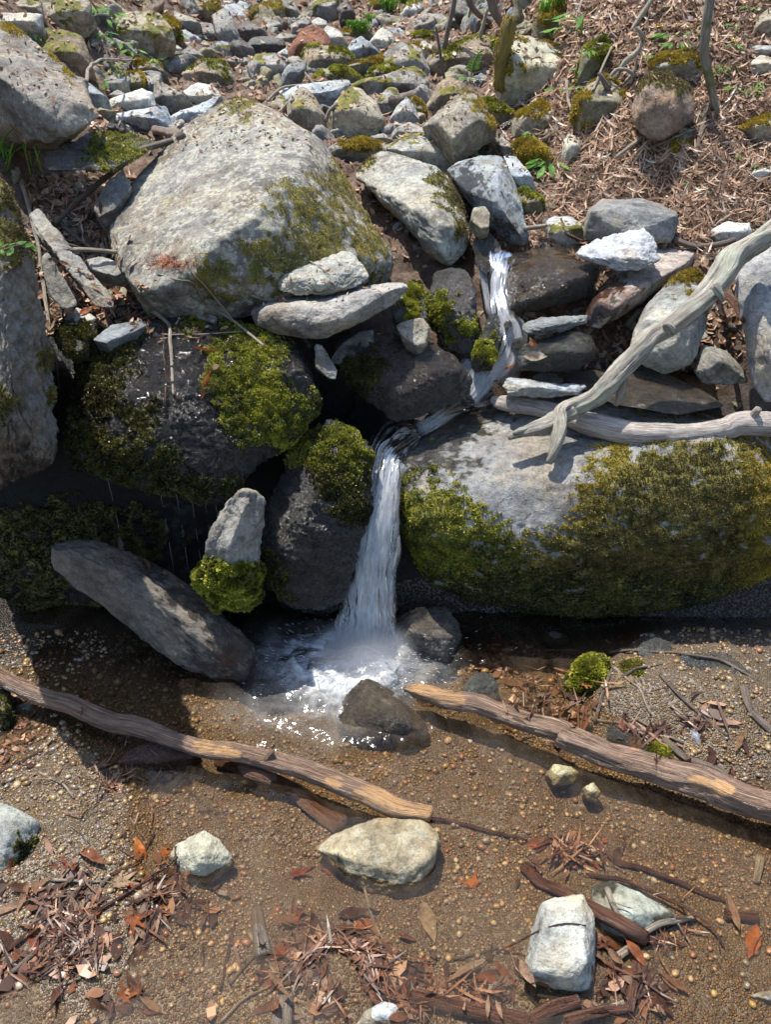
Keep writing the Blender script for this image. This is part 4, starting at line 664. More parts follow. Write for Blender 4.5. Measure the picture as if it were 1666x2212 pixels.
 (1, 'grey', .0, .1, 'pinkish flat stone under the twiggy debris', [(750, 835), (820, 820), (872, 850), (850, 875), (760, 868)]),
 (1, 'olive', .6, .7, 'low pale green mossed stone on the leaf slope', [(1000, 215), (1040, 190), (1130, 208), (1090, 265), (1010, 260)]),
 (2, 'lich', .35, .6, 'pale lichen streaked rock beside the mossy post', [(30, 480), (40, 250), (90, 235), (170, 255), (230, 300), (360, 320), (402, 430), (382, 575), (300, 595), (150, 585), (50, 545)]),
 (2, 'olive', .7, .2, 'rock wrapped in hanging moss at the top of the bank', [(235, 200), (228, 120), (290, 40), (380, 5), (460, 60), (452, 200), (350, 195), (270, 225)]),
 (2, 'olive', .95, .1, 'long moss cushion under the tangled roots', [(505, 470), (530, 310), (640, 250), (705, 330), (640, 430), (560, 490)]),
 (2, 'olive', .7, .2, 'mossy block hanging over the hole in the bank', [(488, 700), (500, 610), (560, 540), (650, 500), (740, 560), (782, 620), (700, 725), (620, 765), (520, 765)]),
 (2, 'tan', .8, .2, 'moss cushion rock above the flat faced brown boulder', [(950, 400), (1010, 350), (1160, 330), (1232, 380), (1232, 450), (1150, 470), (990, 440)]),
 (2, 'tan', .0, .3, 'rounded dark boulder at the top right corner', [(1585, 170), (1600, 110), (1666, 60), (1740, 80), (1740, 190), (1640, 200)]),
 (2, 'tan', .35, .4, 'overhanging tan rock cut by the right edge', [(1515, 790), (1600, 740), (1760, 690), (1760, 890), (1620, 870)]),
 (2, 'pale', .0, .4, 'pale pointed rock low on the right edge of the bank', [(1518, 1110), (1560, 1050), (1750, 990), (1750, 1110), (1560, 1148)]),
 (2, 'tan', .2, .5, 'flat layered stone under the root sticks', [(1075, 830), (1130, 788), (1222, 820), (1200, 862), (1110, 875)]),
 (2, 'tan', .3, .4, 'greenish stone just below the flat layered stone', [(1055, 915), (1090, 880), (1192, 888), (1150, 945), (1070, 962)]),
 (2, 'lblue', .0, .1, 'thin blue flake lying below the greenish stone', [(1095, 995), (1150, 940), (1162, 965), (1120, 1012)]),
 (2, 'pale', .0, .4, 'small upright grey stone in the soil of the bank', [(400, 880), (430, 830), (490, 860), (498, 930), (450, 985), (410, 975)]),
 (2, 'tan', .4, .6, 'tan mossy rock at the foot of the bank', [(105, 740), (230, 618), (320, 700), (332, 805), (230, 845), (108, 840)]),
 (2, 'olive', .8, .3, 'moss topped stone above the broad green leaves', [(108, 900), (170, 855), (250, 900), (330, 960), (300, 1035), (190, 1040), (120, 985)]),
 (2, 'blue', .0, .2, 'blue grey stone on the right edge of the bank', [(1500, 318), (1600, 280), (1750, 285), (1750, 340), (1540, 342)]),
 (2, 'pale', .0, .2, 'light grey stone below the blue grey bank stone', [(1548, 390), (1620, 345), (1750, 390), (1750, 440), (1580, 440)]),
 (2, 'lblue', .0, .1, 'pale sloping slab beside the blue grey angular rock', [(45, 980), (110, 985), (190, 1130), (225, 1215), (150, 1190), (90, 1110)]),
 (2, 'olive', .3, .3, 'rock in the twiggy duff beside the upper stream', [(120, 1190), (160, 1170), (250, 1230), (260, 1310), (200, 1330), (130, 1290)]),
 (2, 'pale', .2, .2, 'pale stone with bark scraps beside the dark grey block', [(310, 1360), (340, 1340), (440, 1345), (530, 1400), (530, 1490), (420, 1500), (320, 1460)]),
 (2, 'pale', .0, .2, 'flat pale stone in the litter right of the dark grey block', [(1320, 1410), (1400, 1370), (1520, 1375), (1530, 1430), (1420, 1480), (1330, 1475)]),
]
rock('large flat faced brown boulder stuck in the soil bank', [(808, 650), (850, 540), (870, 490), (940, 430), (1060, 445), (1172, 520), (1205, 620), (1190, 745), (1070, 835), (960, 882), (870, 842), (820, 760)], 2.86, 3.05, [(900, 520, 2.9), (860, 700, 2.87), (1000, 640, 2.86), (1100, 700, 2.87), (940, 470, 2.93), (1100, 560, 2.90)], tile=(2, 0), col=(.24, .175, .125), lod=6, sharp=14, rough=.5, thick=.2, lich=.15, tufts=3500, mossc='brown', mb=[(1000, 440, 90), (870, 500, 60), (1130, 520, 60)], mh=.006, bury=0)
rock('big square topped boulder in the middle of the rock pile', [(1055, 775), (1110, 720), (1200, 650), (1300, 553), (1380, 570), (1430, 620), (1490, 720), (1522, 780), (1420, 850), (1270, 958), (1200, 910), (1100, 815)], 3.0, 3.35, [(1150, 740, 3.02), (1250, 680, 3.05), (1330, 610, 3.15), (1400, 720, 3.02), (1240, 860, 2.96)], tile=(1, 0), col=(.22, .195, .155), lod=6, sharp=24, rough=.6, thick=.28, lich=.6, tufts=2500, mossc='gold', mb=[(1330, 560, 40), (1420, 640, 50), (1490, 740, 40)], mh=.006)
for i, (tc, c, ms, lc, lab, o_) in enumerate(BG):
    kx = 1.24 if tc == 2 else 1.14
    cx_, cy_ = sum(p[0] for p in o_) / len(o_), sum(p[1] for p in o_) / len(o_); o_ = [(cx_ + (x - cx_) * kx, cy_ + (y - cy_) * kx) for x, y in o_]
    w_ = max(p[0] for p in o_) - min(p[0] for p in o_)
    rock(lab, o_, tile=(tc, 0), col=c, moss=ms * .8, lich=lc, lod=5 if w_ > 130 else 4, rough=.75, sharp=34, seed=500 + i * 3, mh=.008,
         tufts=int(2600 * ms * (w_ / 250)) if ms > .25 else 0, mossc='gold' if i % 3 else 'green', tl=.010, wet=.15 if c == 'dark' else 0, bury=.05, name='rock' if w_ > 110 else 'stone', cat='rock' if w_ > 110 else 'stone')
# ------------------------------------------------------------------ finding surfaces along a line of sight
bpy.context.view_layer.update()
DG = bpy.context.evaluated_depsgraph_get()
CAMV = Vector((0, 0, CAMZ))
def hit(px, py, skip=('pool_water',)):
    d = Vector(ray(px, py)).normalized(); o = CAMV.copy()
    for _ in range(6):
        ok, loc, nrm, _i, ob, _m = SC.ray_cast(DG, o, d)
        if not ok: return None
        if ob.name.split('.')[0] in skip: o = loc + d * .001; continue
        return np.array(loc), np.array(nrm), ob.name
    return None
# ------------------------------------------------------------------ falling and running water
def ribbon(pts, layers=3, bulge=.4, n=30, seed=0):
    parts = []
    for L in range(layers):
        rs = np.random.RandomState(seed + L); C = []; H = []; dn = []
        K = np.array([list(P(*p[:3])) + [p[3] * .5 * p[2] / ray(p[0], p[1])[1] / FPX * (1 + .10 * (L - 1)), p[4] if len(p) > 4 else 1] for p in pts])
        for i in range(len(K) - 1):
            m = max(3, int(np.linalg.norm(K[i + 1, :3] - K[i, :3]) / .008)); t = np.linspace(0, 1, m, endpoint=(i == len(K) - 2))[:, None]
            tt = t; C.append(K[i] * (1 - tt) + K[i + 1] * tt)
        C = np.vstack(C)
        ker = np.ones(7) / 7
        for j in range(5): C[:, j] = np.convolve(np.pad(C[:, j], 3, 'edge'), ker, 'valid')
        s = np.cumsum(np.r_[0, np.linalg.norm(np.diff(C[:, :3], axis=0), axis=1)]); m = len(C); u = np.linspace(-1, 1, n)
        Tn = np.gradient(C[:, :3], axis=0); Tn /= np.linalg.norm(Tn, axis=1)[:, None] + 1e-9
        view = C[:, :3] - np.array([0, 0, CAMZ]); lat = np.cross(Tn, view); lat /= np.linalg.norm(lat, axis=1)[:, None] + 1e-9; lat[lat[:, 0] < 0] *= -1
        fr = np.cross(lat, Tn); fr[(fr * view).sum(1) > 0] *= -1
        U, S_ = np.meshgrid(u, s); q = np.stack([U.ravel() * 2.2, S_.ravel() * 9, np.full(U.size, L * 7.7 + seed)], 1)
        nz = fbm(q * np.array([1.6, .6, 1]), 3, 61).reshape(U.shape); nz2 = fbm(q * np.array([3.5, 1.1, 1]), 3, 66).reshape(U.shape)
        hw = C[:, 3][:, None] * (1 + .22 * pn(np.stack([np.sign(U.ravel()) * 3, S_.ravel() * 16, np.full(U.size, L + seed)], 1), 5).reshape(U.shape))
        V = C[:, None, :3] + lat[:, None, :] * (U * hw)[:, :, None] + fr[:, None, :] * ((1 - U ** 2) * hw * bulge * (1 - .28 * L) + nz * hw * .14 + nz2 * hw * .04)[:, :, None]
        i = np.arange(U.size).reshape(U.shape); F = np.stack([i[:-1, :-1], i[:-1, 1:], i[1:, 1:], i[1:, :-1]], -1).reshape(-1, 4)
        ed = ss(-np.abs(U) + nz * .5, -1.0, -.50); en = ss(S_, -.001, .03) * ss(s[-1] - S_, -.001, .04)
        d = C[:, 4][:, None] * ed * en
        parts.append((V.reshape(-1, 3), F, {'fu': (U * hw / .035).ravel() * .5 + L * 3.1, 'fv': S_.ravel() / .25, 'lay': np.full(U.size, L * 5.3), 'dens': d.ravel()}))
    return join(parts)
V, F, at = ribbon([(905, 935, 2.0, 54, .35), (865, 955, 1.94, 100, .5), (838, 985, 1.87, 84, .6), (828, 1050, 1.79, 80, .55), (817, 1120, 1.73, 88, .55), (806, 1200, 1.69, 94, .7), (799, 1280, 1.66, 106, .8), (795, 1350, 1.64, 116, .9), (790, 1405, 1.625, 128, .9)], 4, .45, 34, 3)
tag(link('waterfall', mk('waterfall', V, F, M_FALL, at)), kind='structure')
V, F, at = ribbon([(1092, 545, 2.44, 64, .25), (1082, 575, 2.36, 48, .42), (1076, 630, 2.29, 44, .38), (1082, 680, 2.22, 54, .30), (1098, 725, 2.17, 84, .5), (1080, 775, 2.12, 110, .62), (1040, 802, 2.10, 92, .55), (1028, 845, 2.06, 62, .6), (985, 880, 2.02, 42, .45), (935, 915, 2.0, 38, .55), (890, 935, 1.98, 42, .45)], 3, .3, 24, 12)
tag(link('upper_cascade', mk('upper_cascade', V, F, M_FALL, at)), kind='structure')
V, F, at = ribbon([(1040, 560, 2.40, 26, .3), (1048, 620, 2.34, 18, .45), (1062, 690, 2.26, 16, .5)], 2, .3, 12, 22)
tag(link('side_trickle', mk('side_trickle', V, F, M_FALL, at)), kind='structure')
# foam mound where the water lands
parts = []
for L, (rx, ry, h, dd) in enumerate([(.16, .115, .024, .8), (.12, .095, .032, .9), (.09, .07, .038, 1.0), (.21, .15, .014, .4)]):
    r, a = np.meshgrid(np.linspace(0, 1, 26), np.linspace(0, 2 * np.pi, 73)); q = np.stack([np.cos(a).ravel() * 1.5, np.sin(a).ravel() * 1.5, r.ravel() * 2.5 + L * 9], 1)
    nz = fbm(q, 4, 71, .6).reshape(r.shape); rr = r * (1 + .22 * nz)
    X = FOOT[0] + .004 + np.cos(a) * rr * rx; Y = FOOT[1] - .012 + np.sin(a) * rr * ry; Zz = .004 + h * np.exp(-(r * 1.7) ** 2) * (1 + .18 * nz) + .012 + .002 * nz
    i = np.arange(r.size).reshape(r.shape); F = np.stack([i[:-1, :-1], i[1:, :-1], i[1:, 1:], i[:-1, 1:]], -1).reshape(-1, 4)
    parts.append((np.stack([X.ravel(), Y.ravel(), Zz.ravel()], 1), F, {'fu': (a * 1.6).ravel() + L, 'fv': (r * 1.1).ravel(), 'lay': np.full(r.size, L * 4.4), 'dens': (dd * 1.25 * ss(1 - r + nz * .3, 0, .75)).ravel()}))
V, F, at = join(parts); tag(link('foam', mk('foam', V, F, M_FALL, at)), kind='structure')
# mist of fine droplets where the fall lands
mm_ = bpy.data.materials.new('mist'); mm_.use_nodes = True; t_n = mm_.node_tree; t_n.nodes.clear(); ou = t_n.nodes.new('ShaderNodeOutputMaterial'); pv = t_n.nodes.new('ShaderNodeVolumePrincipled')
tc_ = t_n.nodes.new('ShaderNodeTexCoord'); ln_ = t_n.nodes.new('ShaderNodeVectorMath'); ln_.operation = 'LENGTH'; t_n.links.new(tc_.outputs['Object'], ln_.inputs[0]); mr = t_n.nodes.new('ShaderNodeMapRange'); mr.interpolation_type = 'SMOOTHSTEP'
for i_, v_ in enumerate((1.0, .1, 0.0, 20.0)): mr.inputs[i_ + 1].default_value = v_
t_n.links.new(ln_.outputs['Value'], mr.inputs[0]); t_n.links.new(mr.outputs[0], pv.inputs['Density']); pv.inputs['Color'].default_value = (.96, .97, 1, 1); t_n.links.new(pv.outputs[0], ou.inputs['Volume'])
D, F = ico(4); o = link('mist', mk('mist', D, F, mm_), None, FOOT + np.array([0, -.01, .035])); o.scale = (.165, .12, .095); o['kind'] = 'stuff'
# spray: fine droplets drawn out by their fall
rs = np.random.RandomState(5); parts = []
n = 1500; sa = rs.uniform(0, 2 * np.pi, n); srad = np.abs(rs.normal(0, .085, n)) + .03
dirn = np.stack([np.cos(sa) * .9, np.sin(sa) * .6, rs.uniform(-.1, .7, n)], 1); pos = np.stack([FOOT[0] + np.cos(sa) * srad * 1.5, FOOT[1] + np.sin(sa) * srad, np.abs(rs.normal(.0, .02, n)) + .004], 1)
m2 = 700; k = rs.rand(m2); fx = np.interp(k, [0, .2, 1], [P(838, 985, 1.87)[0], P(822, 1060, 1.79)[0], P(788, 1400, 1.63)[0]]); fy = np.interp(k, [0, .2, 1], [1.85, 1.76, 1.60]); fz = np.interp(k, [0, .2, 1], [.42, .35, .03])
pos = np.vstack([pos, np.stack([fx + rs.choice([-1, 1], m2) * (.025 + .035 * k) * rs.uniform(.8, 1.3, m2), fy, fz], 1)]); dirn = np.vstack([dirn, np.stack([rs.normal(0, .15, m2), np.full(m2, -.1), np.full(m2, -1.0)], 1)])
dirn /= np.linalg.norm(dirn, axis=1)[:, None]; ln = rs.uniform(.002, .009, len(pos))[:, None]; wd = rs.uniform(.00025, .0006, len(pos))[:, None]
s1 = np.cross(dirn, rs.normal(size=dirn.shape)); s1 /= np.linalg.norm(s1, axis=1)[:, None]; s2 = np.cross(dirn, s1)
Vs = np.stack([pos - dirn * ln, pos + s1 * wd, pos + s2 * wd, pos - s1 * wd, pos - s2 * wd, pos + dirn * ln], 1).reshape(-1, 3)
f0 = np.array([[0, 1, 2], [0, 2, 3], [0, 3, 4], [0, 4, 1], [5, 2, 1], [5, 3, 2], [5, 4, 3], [5, 1, 4]]); F = (np.arange(len(pos))[:, None, None] * 6 + f0[None]).reshape(-1, 3)
M_DROP = N('droplets', .1).fin((.80, .83, .86)); o = link('spray', mk('spray', Vs, F, M_DROP)); o['kind'] = 'stuff'
for cx_, cy_, Yc, rr_, lb in [(1120, 742, 2.13, 15, 'small wet stone splitting the upper cascade, right side'), (1062, 770, 2.10, 12, 'small wet stone in the middle of the upper cascade'), (1012, 868, 2.02, 15, 'dark wet stone beside the narrow run above the fall'), (1098, 700, 2.17, 10, 'little wet stone under the first drop of the cascade')]:
    rock(lb, [(cx_ - rr_, cy_ + 4), (cx_ - rr_ * .6, cy_ - rr_ * .7), (cx_ + rr_ * .3, cy_ - rr_), (cx_ + rr_, cy_ - 2), (cx_ + rr_ * .7, cy_ + rr_ * .7), (cx_ - rr_ * .5, cy_ + rr_ * .8)], Yc - .03, Yc + .01, col='dark', lod=4, wet=1, thick=.05, name='stone', cat='stone', bury=0)
# water lying in the upper basin
def sheet(name, ring, z0, mat=M_WATER):
    R_ = np.array([PZ(x, y, z0) for x, y in ring]); c = R_.mean(0); nr = 14; m = len(R_) * 6
    t = np.linspace(0, len(R_), m, endpoint=False); i = t.astype(int); f = (t - i)[:, None]; B = R_[i % len(R_)] * (1 - f) + R_[(i + 1) % len(R_)] * f
    V = np.vstack([c + (B - c) * k for k in np.linspace(.02, 1, nr)]); V[:, 2] += fbm(V * 20, 2, 4) * .003; idx = np.arange(nr * m).reshape(nr, m)
    F = np.stack([idx[:-1], np.roll(idx[:-1], -1, 1), np.roll(idx[1:], -1, 1), idx[1:]], -1).reshape(-1, 4)
    z = np.zeros(len(V)); tag(link(name, mk(name, V, F, mat, {'turb': z + .5, 'foam': z, 'fr': z, 'fa': z})), kind='structure')
sheet('upper_basin_water', [(1085, 560), (1120, 540), (1250, 528), (1280, 545), (1200, 560), (1130, 575)], .835)
sheet('ledge_water', [(960, 870), (1060, 790), (1180, 800), (1330, 775), (1500, 800), (1590, 850), (1500, 880), (1250, 850), (1060, 862), (960, 900)], .535)
M_DRIP = N('drip_water', .08).fin((.16, .17, .17))
# threads of dripping water under the overhang
for i, (a, b) in enumerate([((432, 1040), (442, 1185)), ((470, 1060), (484, 1215)), ((503, 1070), (512, 1240)), ((530, 1060), (527, 1190)), ((555, 1085), (572, 1210)), ((322, 1030), (322, 1150))]):
    a_, b_ = a, b; A = P(a_[0] - 90, a_[1], 1.70); B = PZ(b_[0] - 90, b_[1] + 60, 0.02); B = np.array([A[0], A[1], .03]); parts_ = join([tube([A + (B - A) * u, A + (B - A) * (u + .05), A + (B - A) * (u + dl_)], [.0003, .0007, .0003], 5, .01, .002, i) for u, dl_ in ((0, .16), (.24, .1), (.40, .2), (.68, .08), (.82, .16))])
    o = link('drip', mk('drip', parts_[0], parts_[1], M_DRIP)); tag(o, kind='structure')

# ------------------------------------------------------------------ wood
def pxr(px, py, Y, r): return r * Y / ray(px, py)[1] / FPX
def stick(name, label, mat, pts, seg=8, step=.012, rough=.004, bark=.06, cat=None, seed=0, group=None, kids=(), bare=None):
    """pts: (px, py, Y, radius in px)"""
    C = np.array([P(p[0], p[1], p[2]) for p in pts]); R = [pxr(*p[:4]) for p in pts]; V, F, at = tube(C, R, seg, step, rough, seed, bark)
    if bare:
        pp = proj(V); b = np.zeros(len(V))
        for x, y, r in bare: b = np.maximum(b, ss(-np.hypot(pp[:, 0] - x, (pp[:, 1] - y) * 1.6) / r, -1.2, -.5))
        at['bare'] = np.clip(b * .56 + at['cap'] * (at['along'] > .1), 0, 1)
    W, base = centred(V); o = link(name, mk(name, W, F, mat, at), None, base); tag(o, label, cat or name.replace('_', ' '), group); 
    for kn, kp in kids:
        C = np.array([P(p[0], p[1], p[2]) for p in kp]); R = [pxr(*p[:4]) for p in kp]; v, f, a = tube(C, R, seg, step, rough, seed + 3, bark); link(kn, mk(kn, v - base, f, mat, a), o)
    return o
def onz(l): return [(x, y, PZ(x, y, z)[1], r) for x, y, z, r in l]
stick('log', 'long wet log crossing the pool from the left edge, right end broken and orange', M_LOGW, onz([(-80, 1422, .10, 18), (60, 1489, .08, 19), (200, 1545, .065, 18), (400, 1603, .055, 20), (560, 1643, .05, 21), (700, 1682, .045, 22), (820, 1725, .04, 22), (932, 1762, .03, 16)]), 26, .006, .010, .16, seed=3,
      bare=[(930, 1755, 80), (860, 1735, 70), (800, 1720, 55), (720, 1690, 30), (440, 1612, 34), (500, 1630, 26), (480, 1622, 30)], kids=[('knot', onz([(575, 1640, .06, 9), (590, 1622, .085, 5)]))])
stick('log', 'thick dark barked log running from the foot of the fall to the right edge', M_LOGW, onz([(872, 1484, .02, 6), (915, 1495, .03, 17), (1000, 1520, .045, 20), (1110, 1552, .055, 21), (1220, 1585, .06, 23), (1235, 1598, .06, 27), (1400, 1652, .06, 28), (1560, 1706, .06, 30), (1740, 1766, .06, 33)]), 28, .006, .009, .18, seed=9,
      bare=[(915, 1490, 50), (950, 1500, 46), (985, 1512, 32), (1375, 1615, 13), (1510, 1690, 34), (1560, 1700, 40)])
stick('log', 'smooth bleached log resting level on top of the huge mossy boulder', M_DEAD, [(1066, 862, 2.04, 9), (1085, 868, 2.02, 17), (1130, 874, 2.0, 20), (1200, 890, 1.96, 21), (1280, 915, 1.90, 26), (1350, 933, 1.87, 27), (1450, 942, 1.86, 26), (1560, 928, 1.88, 25), (1610, 915, 1.88, 27), (1740, 925, 1.88, 26)], 26, .007, .006, .09, seed=4,
      kids=[('branch_stub', [(1105, 872, 2.0, 12), (1118, 885, 1.985, 9), (1122, 893, 1.98, 5)]), ('branch_stub', [(1625, 905, 1.87, 10), (1640, 885, 1.86, 7)])])
stick('forked_branch', 'long lichen grey forked branch slanting down from the right edge onto the huge boulder', M_FORK, [(1760, 430, 2.12, 21), (1666, 500, 2.07, 23), (1560, 585, 2.02, 24), (1500, 655, 1.98, 22), (1400, 755, 1.94, 20), (1300, 835, 1.90, 20), (1225, 890, 1.86, 18), (1208, 930, 1.81, 15), (1200, 960, 1.79, 13), (1183, 1003, 1.77, 7)], 24, .007, .022, .24, seed=6,
      kids=[('broken_tip', [(1212, 930, 1.81, 9), (1206, 970, 1.785, 8), (1196, 1000, 1.765, 4)]), ('knot', [(1440, 715, 1.95, 12), (1431, 704, 1.94, 8), (1429, 701, 1.935, 4)]), ('snapped_stub', [(1540, 615, 2.0, 11), (1552, 632, 1.99, 8), (1558, 645, 1.985, 5)]), ('splinter', [(1145, 925, 1.83, 9), (1120, 931, 1.825, 7), (1100, 940, 1.82, 3)]), ('fork', [(1245, 878, 1.87, 18), (1190, 905, 1.85, 16), (1145, 925, 1.83, 13), (1088, 950, 1.83, 5)]), ('twig', [(1345, 800, 1.91, 9), (1336, 840, 1.91, 7), (1325, 882, 1.90, 5)])])
def probe(px, py, r=0):
    h = hit(px, py); 
    if h is None: return np.nan
    return np.linalg.norm(h[0] - np.array([0, 0, CAMZ]))
def lay(name, label, mat, r, pts, cat=None, seed=0, group=None, lift=1.0, r2=None, rough=.004, seg=7):
    """a stick resting on whatever lies below it, measured along its image path"""
    pts = [tuple(p) for p in pts]; D = []; n = []
    for i in range(len(pts) - 1):
        a, b = pts[i], pts[i + 1]; m = max(1, int(math.hypot(b[0] - a[0], b[1] - a[1]) / 28))
        for j in range(m): n.append((a[0] + (b[0] - a[0]) * j / m, a[1] + (b[1] - a[1]) * j / m))
    n.append(pts[-1]); ts = np.array([probe(*p) for p in n]); ts[np.isnan(ts) | (ts > np.nanmedian(ts) * 2)] = np.nanmedian(ts); k = np.linspace(0, 1, len(n)); lin = ts[0] * (1 - k) + ts[-1] * k
    wpx = ts.mean() / FPX; ts = np.minimum(lin, ts) - r * wpx * lift; ts = np.maximum(ts, lin - .06); C = []
    if len(ts) > 3: ts[1:-1] = np.minimum(ts[1:-1], (ts[:-2] + ts[1:-1] + ts[2:]) / 3 + .002)
    for p, t in zip(n, ts): d = ray(*p); C.append(np.array([0, 0, CAMZ]) + d / np.linalg.norm(d) * t)
    R = np.linspace(r, r2 if r2 else r * .6, len(n)) * wpx; V, F, at = tube(C, R, seg, .012, rough, seed, .10)
    W, base = centred(V); return tag(link(name, mk(name, W, F, mat, at), None, base), label, cat or 'stick', group)
W_, Wp, Wr = M_TWIG, M_TWIGP, M_TWIGR
def t_(tile, *pts): return [T(tile, *p) for p in pts]
